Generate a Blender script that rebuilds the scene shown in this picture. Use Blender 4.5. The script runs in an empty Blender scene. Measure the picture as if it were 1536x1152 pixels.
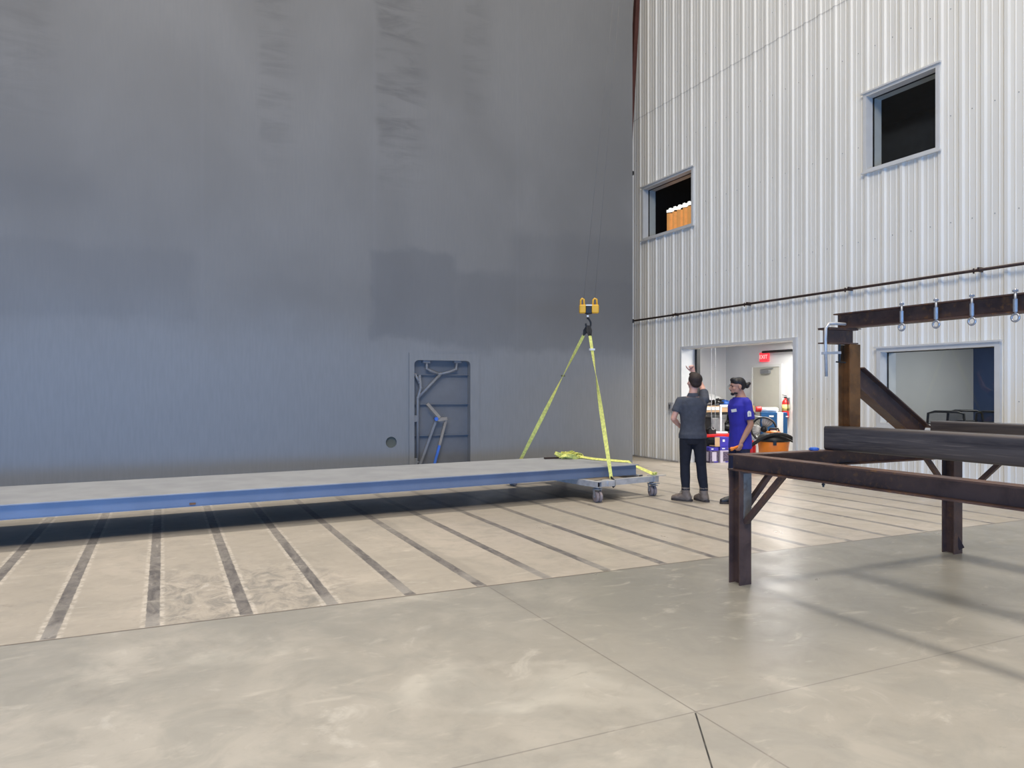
import bpy, bmesh, math, random
from mathutils import Vector, Matrix, Euler
random.seed(7)
C = bpy.context.scene.collection
PI = math.pi
V = Vector

# ---------------------------------------------------------------- survey helpers
# axes: +X runs along the grey bulkhead, +Y runs along the white wall, camera eye at (0,0,1.55)
YAW = math.radians(25.25); SA, CA = math.sin(YAW), math.cos(YAW); FPX = 1109.0; EYE = 1.55
def ray(px):
    u = (px - 768) / FPX
    return SA + CA * u, CA - SA * u
def onX(px, py, X):
    a, b = ray(px); t = X / a
    return V((X, b * t, EYE - (py - 585) / FPX * t))
def onY(px, py, Y):
    a, b = ray(px); t = Y / b
    return V((a * t, Y, EYE - (py - 585) / FPX * t))

# ---------------------------------------------------------------- materials
def lin(c):
    c = c / 255.0
    return c / 12.92 if c <= 0.04045 else ((c + 0.055) / 1.055) ** 2.4
def rgb(r, g, b): return (lin(r), lin(g), lin(b), 1)

class NT:
    def __init__(s, name):
        s.m = bpy.data.materials.new(name); s.m.use_nodes = True
        s.t = s.m.node_tree; s.t.nodes.clear()
        s.out = s.n('ShaderNodeOutputMaterial')
    def n(s, typ, **kw):
        nd = s.t.nodes.new(typ)
        for k, v in kw.items():
            if k.startswith('i_'):
                nd.inputs[k[2:].replace('_', ' ')].default_value = v
            else: setattr(nd, k, v)
        return nd
    def l(s, a, b): s.t.links.new(a, b)
    def val(s, x, sock):
        if isinstance(x, (int, float)): sock.default_value = x
        else: s.l(x, sock)
    def math(s, op, a, b=0.0, c=None, clamp=False):
        nd = s.n('ShaderNodeMath', operation=op); nd.use_clamp = clamp
        s.val(a, nd.inputs[0]); s.val(b, nd.inputs[1])
        if c is not None: s.val(c, nd.inputs[2])
        return nd.outputs[0]
    def mix(s, f, a, b, blend='MIX'):
        nd = s.n('ShaderNodeMix', data_type='RGBA', blend_type=blend)
        s.val(f, nd.inputs[0])
        for x, i in ((a, 6), (b, 7)):
            if isinstance(x, tuple): nd.inputs[i].default_value = x
            else: s.l(x, nd.inputs[i])
        return nd.outputs[2]
    def noise(s, vec, scale, detail=4, rough=.55, dist=0):
        nd = s.n('ShaderNodeTexNoise'); nd.inputs['Scale'].default_value = scale
        nd.inputs['Detail'].default_value = detail; nd.inputs['Roughness'].default_value = rough
        nd.inputs['Distortion'].default_value = dist
        s.l(vec, nd.inputs['Vector']); return nd.outputs[0]
    def ramp(s, v, lo, hi, a=0.0, b=1.0):
        nd = s.n('ShaderNodeMapRange', interpolation_type='SMOOTHSTEP'); s.val(v, nd.inputs[0])
        nd.inputs[1].default_value = lo; nd.inputs[2].default_value = hi
        nd.inputs[3].default_value = a; nd.inputs[4].default_value = b
        return nd.outputs[0]
    def pos(s, scale=(1, 1, 1), obj=False):
        if obj: src = s.n('ShaderNodeTexCoord').outputs['Object']
        else: src = s.n('ShaderNodeNewGeometry').outputs['Position']
        mp = s.n('ShaderNodeMapping'); mp.inputs['Scale'].default_value = scale
        s.l(src, mp.inputs['Vector']); return mp.outputs[0]
    def xyz(s, v):
        nd = s.n('ShaderNodeSeparateXYZ'); s.l(v, nd.inputs[0]); return nd.outputs
    def bsdf(s, color, rough=.5, metal=0.0, bump=None, bstr=.2, spec=.5, emit=None, estr=0):
        b = s.n('ShaderNodeBsdfPrincipled')
        if isinstance(color, tuple): b.inputs['Base Color'].default_value = color
        else: s.l(color, b.inputs['Base Color'])
        s.val(rough, b.inputs['Roughness']); s.val(metal, b.inputs['Metallic'])
        b.inputs['Specular IOR Level'].default_value = spec
        if bump is not None:
            bn = s.n('ShaderNodeBump'); bn.inputs['Strength'].default_value = bstr
            bn.inputs['Distance'].default_value = .01
            s.l(bump, bn.inputs['Height']); s.l(bn.outputs[0], b.inputs['Normal'])
        if emit:
            b.inputs['Emission Color'].default_value = emit; b.inputs['Emission Strength'].default_value = estr
        s.l(b.outputs[0], s.out.inputs[0]); return b

def simple(name, c, rough=.5, metal=0.0, var=.12, scale=6.0, bstr=.1, spec=.5, emit=None, estr=0, stretch=(1, 1, 1)):
    """plain surface with a little procedural unevenness"""
    k = NT(name); p = k.pos(stretch, obj=True); nz = k.noise(p, scale)
    a = tuple(min(1, v * (1 + var)) for v in c[:3]) + (1,); b = tuple(v * (1 - var) for v in c[:3]) + (1,)
    k.bsdf(k.mix(k.ramp(nz, .3, .7), b, a), rough, metal, nz, bstr, spec, emit, estr)
    return k.m

M = {}
def build_materials():
    # ---- concrete floor
    k = NT('concrete_floor'); p = k.pos(); x, y, z = k.xyz(p)
    n1 = k.noise(p, .45, 5, .6, .6); n2 = k.noise(p, 2.2, 6, .65, .8); n3 = k.noise(p, 14, 4, .6)
    n4 = k.noise(k.pos((1, 1, 1)), .9, 3, .5, 1.5)
    near = k.mix(k.ramp(n1, .35, .65), rgb(160, 154, 143), rgb(180, 173, 161))
    near = k.mix(k.ramp(n2, .42, .66, 0, .7), near, rgb(150, 146, 137))
    near = k.mix(k.ramp(n4, .55, .75, 0, .5), near, rgb(203, 197, 184))
    near = k.mix(k.ramp(n2, .28, .40, .45, 0), near, rgb(206, 200, 188))
    band = k.math('MULTIPLY', k.ramp(y, 3.5, 4.9), k.ramp(k.noise(p, 1.1, 6, .65, .5), .36, .58))
    near = k.mix(k.math('MULTIPLY', band, .6), near, rgb(138, 135, 127))
    # polished greyer area around the steel frame
    px = k.math('MULTIPLY', k.ramp(x, 1.6, 3.6), k.ramp(y, 2.3, 3.7))
    px = k.math('MULTIPLY', px, k.ramp(n1, .3, .55, .55, 1))
    near = k.mix(k.math('MULTIPLY', px, .85), near, rgb(120, 118, 111))
    far = k.mix(k.ramp(n1, .35, .65), rgb(158, 150, 138), rgb(176, 166, 153))
    far = k.mix(k.ramp(n2, .45, .7, 0, .5), far, rgb(146, 140, 130))
    far = k.mix(k.ramp(n3, .5, .75, 0, .3), far, rgb(150, 143, 132))
    # chalky, scuffed bays at the left
    sc = k.math('MULTIPLY', k.ramp(x, -.15, .05), k.ramp(x, 1.55, 1.0))
    sc = k.math('MULTIPLY', sc, k.ramp(y, 7.3, 6.4))
    n5 = k.noise(k.pos((1, .6, 1)), 6.0, 7, .72, .8)
    far = k.mix(k.math('MULTIPLY', sc, k.ramp(n5, .42, .66, 0, .8)), far, rgb(118, 115, 110))
    far = k.mix(k.math('MULTIPLY', sc, k.ramp(n5, .42, .32, 0, .5)), far, rgb(208, 202, 194))
    # embedded slots
    wob = k.math('MULTIPLY', k.math('SUBTRACT', k.noise(p, 9, 4, .7), .5), .018)
    ph = k.math('ADD', k.math('ADD', x, .065 + .586 * 40), wob)
    md = k.math('ABSOLUTE', k.math('SUBTRACT', k.math('MODULO', k.math('ADD', ph, .293), .586), .293))
    isl = k.math('MULTIPLY', k.ramp(md, .048, .038), k.ramp(y, 5.37, 5.40))
    isl = k.math('MULTIPLY', isl, k.ramp(x, 9.7, 9.6)); isl = k.math('MULTIPLY', isl, k.ramp(y, 12.6, 12.4))
    edge = k.math('MULTIPLY', k.ramp(md, .085, .062), k.ramp(y, 5.37, 5.40))
    edge = k.math('MULTIPLY', edge, k.math('MULTIPLY', k.ramp(x, 2.2, .6), k.ramp(n3, .4, .6)))
    far = k.mix(k.math('MULTIPLY', edge, .6), far, rgb(205, 196, 184))
    n6 = k.noise(k.pos((1, .35, 1)), 8, 6, .75, 1.0)
    slot = k.mix(k.ramp(n6, .35, .6), rgb(80, 76, 76), rgb(116, 111, 107))
    slot = k.mix(k.ramp(n6, .60, .70, 0, .75), slot, rgb(170, 163, 154))
    slot = k.mix(k.math('MULTIPLY', k.ramp(y, 6.2, 5.4), k.ramp(n2, .45, .55, 0, .6)), slot, rgb(160, 155, 148))
    side = k.ramp(k.math('ADD', y, wob), 5.36, 5.38)
    col = k.mix(side, near, far)
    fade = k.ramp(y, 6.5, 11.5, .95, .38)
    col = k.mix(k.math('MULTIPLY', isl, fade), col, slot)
    # joints
    def line(coord, c, w, st=.75):
        return k.math('MULTIPLY', k.ramp(k.math('ABSOLUTE', k.math('SUBTRACT', coord, c)), w, w * .35), st)
    j = line(k.math('ADD', y, k.math('MULTIPLY', wob, .4)), 5.37, .016, .85)
    j2 = k.math('MULTIPLY', line(y, 2.844, .007, .55), k.ramp(n2, .2, .5, .4, 1))
    j3 = k.math('MULTIPLY', line(x, 2.32, .007, .6), k.ramp(y, 5.37, 5.3))
    j4 = k.math('MULTIPLY', line(k.math('ADD', x, k.math('MULTIPLY', k.math('SUBTRACT', n1, .5), .1)), 2.36, .08, .2), k.ramp(y, 5.3, 4.0, 1, 0))
    # the dark sawn crack running towards the camera
    cr = k.math('SUBTRACT', x, k.math('ADD', 2.316, k.math('MULTIPLY', k.math('SUBTRACT', y, 2.844), .62)))
    j5 = k.math('MULTIPLY', line(cr, 0, .007, 1.0), k.ramp(y, 2.84, 2.83))
    for jj, cc in ((j4, rgb(110, 106, 100)), (j, rgb(92, 84, 76)), (j2, rgb(105, 100, 95)), (j3, rgb(105, 98, 92)), (j5, rgb(35, 32, 30))):
        col = k.mix(jj, col, cc)
    spk = k.ramp(k.noise(p, 5.2, 2, .5, 2.0), .74, .80, 0, .45)
    col = k.mix(spk, col, rgb(115, 108, 100))
    col = k.mix(k.ramp(k.noise(p, 7, 6, .7, .5), .5, .72, 0, .35), col, rgb(146, 139, 128))
    st1 = k.noise(k.pos((1, 1, 1)), 1.6, 7, .7, .3); st2 = k.noise(k.pos((1, 2.2, 1)), 3.2, 6, .68, .6)
    col = k.mix(k.ramp(st1, .52, .70, 0, .38), col, rgb(138, 134, 126))
    col = k.mix(k.ramp(st2, .56, .72, 0, .30), col, rgb(206, 198, 184))
    col = k.mix(k.ramp(st2, .36, .26, 0, .45), col, rgb(128, 122, 112))
    r1 = k.ramp(n2, .3, .7, .30, .48)
    r = k.mix(px, k.mix(side, rgb(135, 135, 135), rgb(205, 205, 205)), rgb(128, 128, 128))
    rr = k.math('ADD', k.xyz(r)[0], k.math('MULTIPLY', k.math('SUBTRACT', n2, .5), .35))
    rr = k.math('ADD', rr, .12)
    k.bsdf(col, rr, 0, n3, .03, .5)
    M['floor'] = k.m

    # ---- grey-blue painted bulkhead
    k = NT('grey_painted_bulkhead'); p = k.pos(); x, y, z = k.xyz(p)
    n1 = k.noise(k.pos((1, 1, .7)), .5, 4, .5, .3); n2 = k.noise(k.pos((.8, 1, 4)), 1.0, 6, .65, .8)
    n3 = k.noise(k.pos((1, 1, 1)), 2.0, 5, .6); nf = k.noise(k.pos((6, 1, .6)), 5, 3, .5)
    base = k.mix(k.ramp(n1, .3, .7), rgb(113, 112, 110), rgb(123, 122, 120))
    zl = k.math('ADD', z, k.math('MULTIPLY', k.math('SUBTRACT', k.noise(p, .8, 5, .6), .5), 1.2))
    base = k.mix(k.ramp(zl, 3.3, 1.9, 0, .75), base, rgb(133, 135, 137))  # lower wall paler: daylight brightness put into the colour, with patchy paint edge
    base = k.mix(k.ramp(nf, .3, .7, 0, .2), base, rgb(108, 109, 111))
    xd = k.math('ADD', x, k.math('MULTIPLY', k.math('SUBTRACT', n3, .5), .35))
    zd = k.math('ADD', z, k.math('MULTIPLY', k.math('SUBTRACT', n3, .5), .45))
    def box(x0, x1, z0, z1, s=.03):
        a = k.math('MULTIPLY', k.ramp(xd, x0 - s, x0 + s), k.ramp(xd, x1 + s, x1 - s))
        b = k.math('MULTIPLY', k.ramp(zd, z0 - s, z0 + s), k.ramp(zd, z1 + s, z1 - s))
        return k.math('MULTIPLY', a, b)
    for bx, st in ((box(-6, .50, 2.62, 3.75, .12), .16), (box(3.30, 4.9, 2.45, 4.05, .08), .36), (box(4.9, 9, 2.30, 3.75, .12), .34), (box(6.0, 9, 3.7, 4.6, .2), .25),
                   (box(-6, -.9, 4.3, 4.8, .3), .2)):
        base = k.mix(k.math('MULTIPLY', bx, st), base, rgb(86, 88, 92))
    # rubbed streaks high on the plates
    def streak(x0, x1, z0, st):
        m = k.math('MULTIPLY', k.ramp(xd, x0 - .02, x0 + .12), k.ramp(xd, x1 + .35, x1 - .1))
        m = k.math('MULTIPLY', m, k.ramp(z, z0, z0 + 1.6))
        return k.math('MULTIPLY', k.math('MULTIPLY', m, k.ramp(n2, .38, .66)), st)
    for s_ in (streak(3.36, 4.1, 4.6, .42), streak(1.35, 1.8, 4.8, .3), streak(-3, -1.6, 5.0, .25), streak(5.0, 5.4, 6, .2)):
        base = k.mix(s_, base, rgb(76, 76, 77))
    # lighter vertical weld bands
    for cx in (.56, 3.36, 6.15):
        m = k.ramp(k.math('ABSOLUTE', k.math('SUBTRACT', x, cx)), .045, .01, 0, .08)
        base = k.mix(m, base, rgb(132, 133, 135))
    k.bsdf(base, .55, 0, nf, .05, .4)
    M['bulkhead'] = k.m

    # ---- white corrugated sheet
    k = NT('white_ribbed_sheet'); p = k.pos((1, 1, .15)); n = k.noise(p, 3, 4)
    _, _, zz = k.xyz(k.pos())
    c = k.mix(k.ramp(n, .3, .7), rgb(229, 226, 217), rgb(236, 233, 224))
    c = k.mix(k.ramp(k.math('ABSOLUTE', k.math('SUBTRACT', zz, 7.86)), .012, .004, 0, .35), c, rgb(120, 118, 115))
    k.bsdf(c, .45, 0, n, .02, .4); M['sheet'] = k.m

    # ---- mill-scale steel
    def steel(name, c1, c2, c3, st=(1, 1, 1), r=.5):
        k = NT(name); p = k.pos(st, obj=True); n = k.noise(p, 5, 6, .65, .5); m = k.noise(p, 22, 4, .6); q = k.noise(p, 2.0, 3)
        c = k.mix(k.ramp(n, .35, .62), c1, c2)
        c = k.mix(k.math('MULTIPLY', k.ramp(m, .5, .75), k.ramp(q, .4, .65)), c, c3)
        k.bsdf(c, k.ramp(n, .3, .7, r - .1, r + .12), .35, m, .12, .5); return k.m
    M['rust'] = steel('mill_scale_steel', rgb(80, 62, 57), rgb(102, 77, 66), rgb(140, 98, 62))
    M['rust2'] = steel('rusty_ochre_steel', rgb(104, 72, 46), rgb(134, 92, 54), rgb(158, 110, 62))
    M['scale'] = steel('dark_scaled_tube_steel', rgb(66, 62, 64), rgb(94, 87, 85), rgb(120, 110, 104), (.5, .15, 3), .42)
    M['bare'] = steel('ground_bare_steel', rgb(110, 104, 98), rgb(136, 130, 122), rgb(90, 72, 62))
    # ---- painted platform
    k = NT('grey_primer_deck'); p = k.pos(obj=True); n = k.noise(p, 3, 5); f = k.noise(p, 40, 2)
    k.bsdf(k.mix(k.ramp(n, .3, .7), rgb(141, 143, 148), rgb(152, 154, 158)), .6, 0, f, .1, .3); M['deck'] = k.m
    M['channel'] = simple('blue_grey_primer', rgb(112, 122, 140), .5, 0, .06, 3)
    M['galv'] = simple('galvanised_tube', rgb(186, 184, 182), .42, .25, .14, 9)
    M['ply'] = simple('plywood_pad', rgb(128, 116, 98), .75, 0, .15, 6)
    M['hole'] = simple('dark_rusty_inside', rgb(46, 26, 20), .8)
    M['wheel'] = simple('grey_polyurethane', rgb(140, 126, 122), .55, 0, .08)
    M['zinc'] = simple('zinc_plate', rgb(168, 168, 170), .35, .5, .1, 14)
    M['dark'] = simple('black_plastic', rgb(24, 24, 26), .45, 0, .2)
    M['rubber'] = simple('black_rubber', rgb(30, 29, 30), .7, 0, .15)
    M['sling'] = simple('yellow_webbing', rgb(212, 212, 116), .75, 0, .18, 30, .5)
    M['slingdark'] = simple('worn_dark_webbing', rgb(96, 98, 62), .8, 0, .2, 30, .4)
    M['sleeve'] = simple('black_sleeve', rgb(26, 26, 28), .7)
    M['yellow'] = simple('yellow_enamel', rgb(226, 172, 40), .4, 0, .06)
    M['rope'] = simple('wire_rope_steel', rgb(116, 114, 110), .6, .1)
    M['pipe'] = simple('dark_iron_pipe', rgb(62, 48, 46), .5, .3)
    M['redoxide'] = simple('red_oxide_steel', rgb(92, 54, 46), .6, .1)
    M['trim'] = simple('white_painted_trim', rgb(208, 208, 206), .4, 0, .03)
    M['paint'] = simple('off_white_wall_paint', rgb(212, 212, 210), .7, 0, .02, 2)
    M['paint2'] = simple('pale_grey_wall_paint', rgb(186, 188, 188), .7, 0, .02, 2)
    M['bluewall'] = simple('navy_wall_paint', rgb(46, 66, 104), .6, 0, .08, 1.5)
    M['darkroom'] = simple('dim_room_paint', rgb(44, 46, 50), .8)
    M['beigedoor'] = simple('beige_door_paint', rgb(188, 186, 172), .5, 0, .02)
    M['frame'] = simple('white_frame_paint', rgb(205, 205, 200), .5, 0, .02)
    M['alu'] = simple('brushed_aluminium', rgb(160, 162, 166), .3, .8)
    M['orange'] = simple('orange_plastic', rgb(232, 130, 40), .4, 0, .05)
    M['red'] = simple('red_enamel', rgb(205, 36, 34), .35, 0, .06)
    M['white'] = simple('white_plastic', rgb(226, 226, 224), .4, 0, .03)
    M['wood'] = simple('pale_timber', rgb(190, 156, 116), .6, 0, .12, 4, .1, stretch=(.4, 4, 4))
    M['card'] = simple('brown_cardboard', rgb(196, 160, 122), .8, 0, .06)
    M['boxblue'] = simple('printed_violet_card', rgb(66, 58, 168), .5, 0, .06)
    M['boxwhite'] = simple('printed_pale_card', rgb(206, 196, 208), .5, 0, .05)
    M['boxteal'] = simple('printed_teal_card', rgb(22, 82, 134), .5, 0, .05)
    M['printdark'] = simple('printed_dark_picture', rgb(96, 84, 104), .6, 0, .5, 30)
    M['bluebottle'] = simple('blue_plastic', rgb(40, 92, 176), .35, 0, .08)
    M['bluetape'] = simple('blue_masking_tape', rgb(62, 108, 196), .6, 0, .08)
    M['tan'] = simple('unpainted_flat_bar', rgb(150, 142, 132), .5, .2)
    M['link'] = simple('grey_painted_linkage', rgb(122, 124, 128), .5, 0, .05)
    M['steelblue'] = simple('grey_painted_plate', rgb(104, 106, 110), .55, 0, .05)
    M['olive'] = simple('dull_olive_inside', rgb(96, 96, 84), .7)
    M['skin'] = simple('skin_light', rgb(206, 158, 140), .55, 0, .05, 12)
    M['skin2'] = simple('skin_tan', rgb(176, 132, 112), .55, 0, .05, 12)
    M['hair'] = simple('dark_brown_hair', rgb(44, 32, 28), .7, 0, .3, 60, .6)
    M['hair2'] = simple('black_hair', rgb(24, 21, 22), .5, 0, .3, 60, .6)
    M['polo'] = simple('charcoal_polo_cloth', rgb(66, 70, 80), .85, 0, .12, 20, .3)
    M['tee'] = simple('royal_blue_cotton', rgb(46, 44, 158), .85, 0, .1, 10, .3)
    M['trouser'] = simple('near_black_denim', rgb(24, 27, 38), .9, 0, .15, 20, .3)
    M['trouser2'] = simple('navy_work_cloth', rgb(34, 36, 56), .9, 0, .15, 20, .3)
    M['boot'] = simple('taupe_leather', rgb(118, 104, 92), .7, 0, .15, 25, .3)
    M['sole'] = simple('dark_boot_sole', rgb(62, 54, 48), .8)
    M['eye'] = simple('eye_dark', rgb(30, 22, 20), .2)
    M['exit'] = simple('lit_red_sign', rgb(235, 60, 70), .4, 0, .03, emit=rgb(255, 60, 72), estr=.75)
    M['exitletters'] = simple('lit_pale_letters', rgb(255, 190, 185), .4, 0, .02, emit=rgb(255, 180, 176), estr=.8)
    M['panel'] = simple('lit_ceiling_panel', rgb(240, 240, 240), .5, 0, .01, emit=(1, 1, 1, 1), estr=1.2)
    M['strip'] = simple('lit_window_strip', rgb(240, 240, 240), .5, 0, .1, 20, emit=(1, .98, .92, 1), estr=1.3)
    M['curtain'] = simple('glowing_amber_curtain', rgb(216, 160, 100), .7, 0, .2, 6, emit=rgb(232, 164, 96), estr=.75)  # emission makes the cloth glow in place of room light
    M['mesh'] = simple('black_chair_mesh', rgb(34, 36, 40), .6)
    M['label'] = simple('pale_yellow_label', rgb(226, 210, 130), .5, 0, .03)
    k = NT('clear_window_glass')
    tr = k.n('ShaderNodeBsdfTransparent'); tr.inputs[0].default_value = (.86, .89, .88, 1)
    gl = k.n('ShaderNodeBsdfGlossy'); gl.inputs['Roughness'].default_value = .02
    lw = k.n('ShaderNodeLayerWeight'); lw.inputs[0].default_value = .5
    fz = k.math('ADD', k.math('MULTIPLY', k.math('POWER', lw.outputs['Facing'], 5.0), .9), .04)
    mx = k.n('ShaderNodeMixShader'); k.l(fz, mx.inputs[0]); k.l(tr.outputs[0], mx.inputs[1]); k.l(gl.outputs[0], mx.inputs[2])
    k.l(mx.outputs[0], k.out.inputs[0]); M['glass'] = k.m
    k = NT('fan_guard_mesh')
    tr = k.n('ShaderNodeBsdfTransparent'); df = k.n('ShaderNodeBsdfDiffuse'); df.inputs[0].default_value = rgb(40, 44, 60)
    mx = k.n('ShaderNodeMixShader'); mx.inputs[0].default_value = .45
    k.l(tr.outputs[0], mx.inputs[1]); k.l(df.outputs[0], mx.inputs[2]); k.l(mx.outputs[0], k.out.inputs[0]); M['guard'] = k.m
build_materials()

# ---------------------------------------------------------------- mesh helpers
class MB:
    def __init__(s): s.b = bmesh.new()
    def box(s, x0, x1, y0, y1, z0, z1, mtx=None):
        vs = [s.b.verts.new((x, y, z)) for x in (x0, x1) for y in (y0, y1) for z in (z0, z1)]
        for f in ((0, 1, 3, 2), (4, 6, 7, 5), (0, 4, 5, 1), (2, 3, 7, 6), (0, 2, 6, 4), (1, 5, 7, 3)):
            s.b.faces.new([vs[i] for i in f])
        if mtx is not None:
            for v in vs: v.co = mtx @ v.co
        return s
    def bar(s, p0, p1, w, h, up=(0, 0, 1), off=(0, 0)):
        """box-section bar from p0 to p1; w sideways, h along up; off shifts the section"""
        s.poly(p0, p1, [(-w / 2 + off[0], -h / 2 + off[1]), (w / 2 + off[0], -h / 2 + off[1]), (w / 2 + off[0], h / 2 + off[1]), (-w / 2 + off[0], h / 2 + off[1])], up)
        return s
    def poly(s, p0, p1, prof, up=(0, 0, 1)):
        p0, p1 = V(p0), V(p1); d = (p1 - p0).normalized(); u = V(up)
        side = d.cross(u)
        if side.length < 1e-4: side = d.cross(V((1, 0, 0)))
        side.normalize(); u = side.cross(d).normalized()
        r = [[s.b.verts.new(p + side * a + u * b) for a, b in prof] for p in (p0, p1)]
        n = len(prof)
        for i in range(n): s.b.faces.new([r[0][i], r[0][(i + 1) % n], r[1][(i + 1) % n], r[1][i]])
        s.b.faces.new(r[0][::-1]); s.b.faces.new(r[1])
        return s
    def ibeam(s, p0, p1, w, h, tf=.011, tw=.009, up=(0, 0, 1)):
        a, b, t, q = w / 2, h / 2, tw / 2, h / 2 - tf
        s.poly(p0, p1, [(-a, -b), (a, -b), (a, -q), (t, -q), (t, q), (a, q), (a, b), (-a, b), (-a, q), (-t, q), (-t, -q), (-a, -q)], up)
        return s
    def tube(s, pts, r, seg=10, cap=True, closed=False):
        pts = [V(p) for p in pts]; n = len(pts)
        rr = r if isinstance(r, (list, tuple)) else [r] * n
        prev = None; rings = []
        for i, p in enumerate(pts):
            if closed: d = pts[(i + 1) % n] - pts[i - 1]
            else: d = pts[min(i + 1, n - 1)] - pts[max(i - 1, 0)]
            d.normalize()
            if prev is None:
                prev = d.cross(V((0, 0, 1)))
                if prev.length < 1e-3: prev = d.cross(V((0, 1, 0)))
            prev = (prev - d * prev.dot(d)).normalized(); q = d.cross(prev)
            rings.append([s.b.verts.new(p + (prev * math.cos(2 * PI * k / seg) + q * math.sin(2 * PI * k / seg)) * rr[i]) for k in range(seg)])
        for i in range(n if closed else n - 1):
            A, B = rings[i], rings[(i + 1) % n]
            for k in range(seg): s.b.faces.new([A[k], A[(k + 1) % seg], B[(k + 1) % seg], B[k]])
        if cap and not closed: s.b.faces.new(rings[0][::-1]); s.b.faces.new(rings[-1])
        return s
    def ribbon(s, pts, w, t, wdirs):
        """flat strap through pts; wdirs = width direction at each point"""
        rings = []
        for i, p in enumerate(pts):
            p = V(p); d = (V(pts[min(i + 1, len(pts) - 1)]) - V(pts[max(i - 1, 0)])).normalized()
            wd = V(wdirs[i]); wd = (wd - d * wd.dot(d)).normalized(); nn = d.cross(wd)
            ww = w[i] if isinstance(w, (list, tuple)) else w
            rings.append([s.b.verts.new(p + wd * a * ww / 2 + nn * b * t / 2) for a, b in ((-1, -1), (1, -1), (1, 1), (-1, 1))])
        for A, B in zip(rings, rings[1:]):
            for k in range(4): s.b.faces.new([A[k], A[(k + 1) % 4], B[(k + 1) % 4], B[k]])
        s.b.faces.new(rings[0][::-1]); s.b.faces.new(rings[-1]); return s
    def lathe(s, prof, c=(0, 0, 0), axis=(0, 0, 1), seg=20):
        ax = V(axis).normalized(); a = ax.orthogonal().normalized(); b = ax.cross(a); rings = []
        for r, h in prof:
            rings.append([s.b.verts.new(V(c) + ax * h + (a * math.cos(2 * PI * k / seg) + b * math.sin(2 * PI * k / seg)) * max(r, 1e-4)) for k in range(seg)])
        for A, B in zip(rings, rings[1:]):
            for k in range(seg): s.b.faces.new([A[k], A[(k + 1) % seg], B[(k + 1) % seg], B[k]])
        s.b.faces.new(rings[0][::-1]); s.b.faces.new(rings[-1]); return s
    def ell(s, c, r, rot=None, seg=16):
        m = Matrix.Translation(V(c)) @ (rot.to_matrix().to_4x4() if rot else Matrix.Identity(4)) @ Matrix.Diagonal((*r, 1))
        bmesh.ops.create_uvsphere(s.b, u_segments=seg, v_segments=max(8, seg * 2 // 3), radius=1, matrix=m); return s
    def loft(s, rings, seg=20):
        """rings: (centre, rx, ry, yaw) stacked ellipses with vertical-ish axis"""
        R = []
        for c, rx, ry, yaw in rings:
            cy, sy = math.cos(yaw), math.sin(yaw)
            R.append([s.b.verts.new(V(c) + V((cy * rx * math.cos(2 * PI * k / seg) - sy * ry * math.sin(2 * PI * k / seg), sy * rx * math.cos(2 * PI * k / seg) + cy * ry * math.sin(2 * PI * k / seg), 0))) for k in range(seg)])
        for A, B in zip(R, R[1:]):
            for k in range(seg): s.b.faces.new([A[k], A[(k + 1) % seg], B[(k + 1) % seg], B[k]])
        s.b.faces.new(R[0][::-1]); s.b.faces.new(R[-1]); return s
    def limb(s, pts, rr, seg=14):
        s.tube(pts, rr, seg)
        for p, r in zip(pts, rr): s.ell(p, (r, r, r), seg=12)
        return s
    def build(s, name, mat, parent=None, smooth=False, bevel=0, loc=None):
        bmesh.ops.recalc_face_normals(s.b, faces=s.b.faces)
        me = bpy.data.meshes.new(name); s.b.to_mesh(me); s.b.free()
        o = bpy.data.objects.new(name, me); C.objects.link(o)
        me.materials.append(M[mat] if isinstance(mat, str) else mat)
        if smooth:
            for f in me.polygons: f.use_smooth = True
        if bevel:
            md = o.modifiers.new('bevel', 'BEVEL'); md.width = bevel; md.segments = 2; md.limit_method = 'ANGLE'; md.angle_limit = .6
        if parent is not None: o.parent = parent
        if loc is not None: o.location = loc
        return o

def thing(name, label, cat, loc=(0, 0, 0), rz=0, group=None):
    o = bpy.data.objects.new(name, None); o.empty_display_size = .1; C.objects.link(o)
    o.location = loc; o.rotation_euler = (0, 0, rz); o['label'] = label; o['category'] = cat
    if group: o['group'] = group
    return o
def tag(o, label, cat, group=None):
    o['label'] = label; o['category'] = cat
    if group: o['group'] = group
    return o
def struct(o, label, cat='wall'):
    o['kind'] = 'structure'; o['label'] = label; o['category'] = cat; return o
def dup(root, loc, rz, label=None):
    r = root.copy(); C.objects.link(r); r.location = loc; r.rotation_euler = (0, 0, rz)
    if label: r['label'] = label
    def kids(a, b):
        for ch in list(a.children):
            c = ch.copy(); C.objects.link(c); c.parent = b; kids(ch, c)
    kids(root, r); return r

def plate_with_holes(outer, holes, to3, thick_dir):
    """flat plate with holes, extruded; outer/holes are 2-D loops"""
    b = bmesh.new(); edges = []
    for lp in [outer] + holes:
        vs = [b.verts.new(to3(u, w)) for u, w in lp]
        edges += [b.edges.new((vs[i], vs[(i + 1) % len(vs)])) for i in range(len(vs))]
    bmesh.ops.triangle_fill(b, use_beauty=True, edges=edges)
    ret = bmesh.ops.extrude_face_region(b, geom=b.faces[:])
    for e in ret['geom']:
        if isinstance(e, bmesh.types.BMVert): e.co += V(thick_dir)
    m = MB(); m.b.free(); m.b = b; return m
def rrect(x0, x1, z0, z1, r, n=6):
    out = []
    for cx, cz, a0 in ((x1 - r, z0 + r, -90), (x1 - r, z1 - r, 0), (x0 + r, z1 - r, 90), (x0 + r, z0 + r, 180)):
        for k in range(n + 1):
            a = math.radians(a0 + 90 * k / n); out.append((cx + r * math.cos(a), cz + r * math.sin(a)))
    return out
def circ(cx, cz, r, n=28): return [(cx + r * math.cos(2 * PI * k / n), cz + r * math.sin(2 * PI * k / n)) for k in range(n)]

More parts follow.
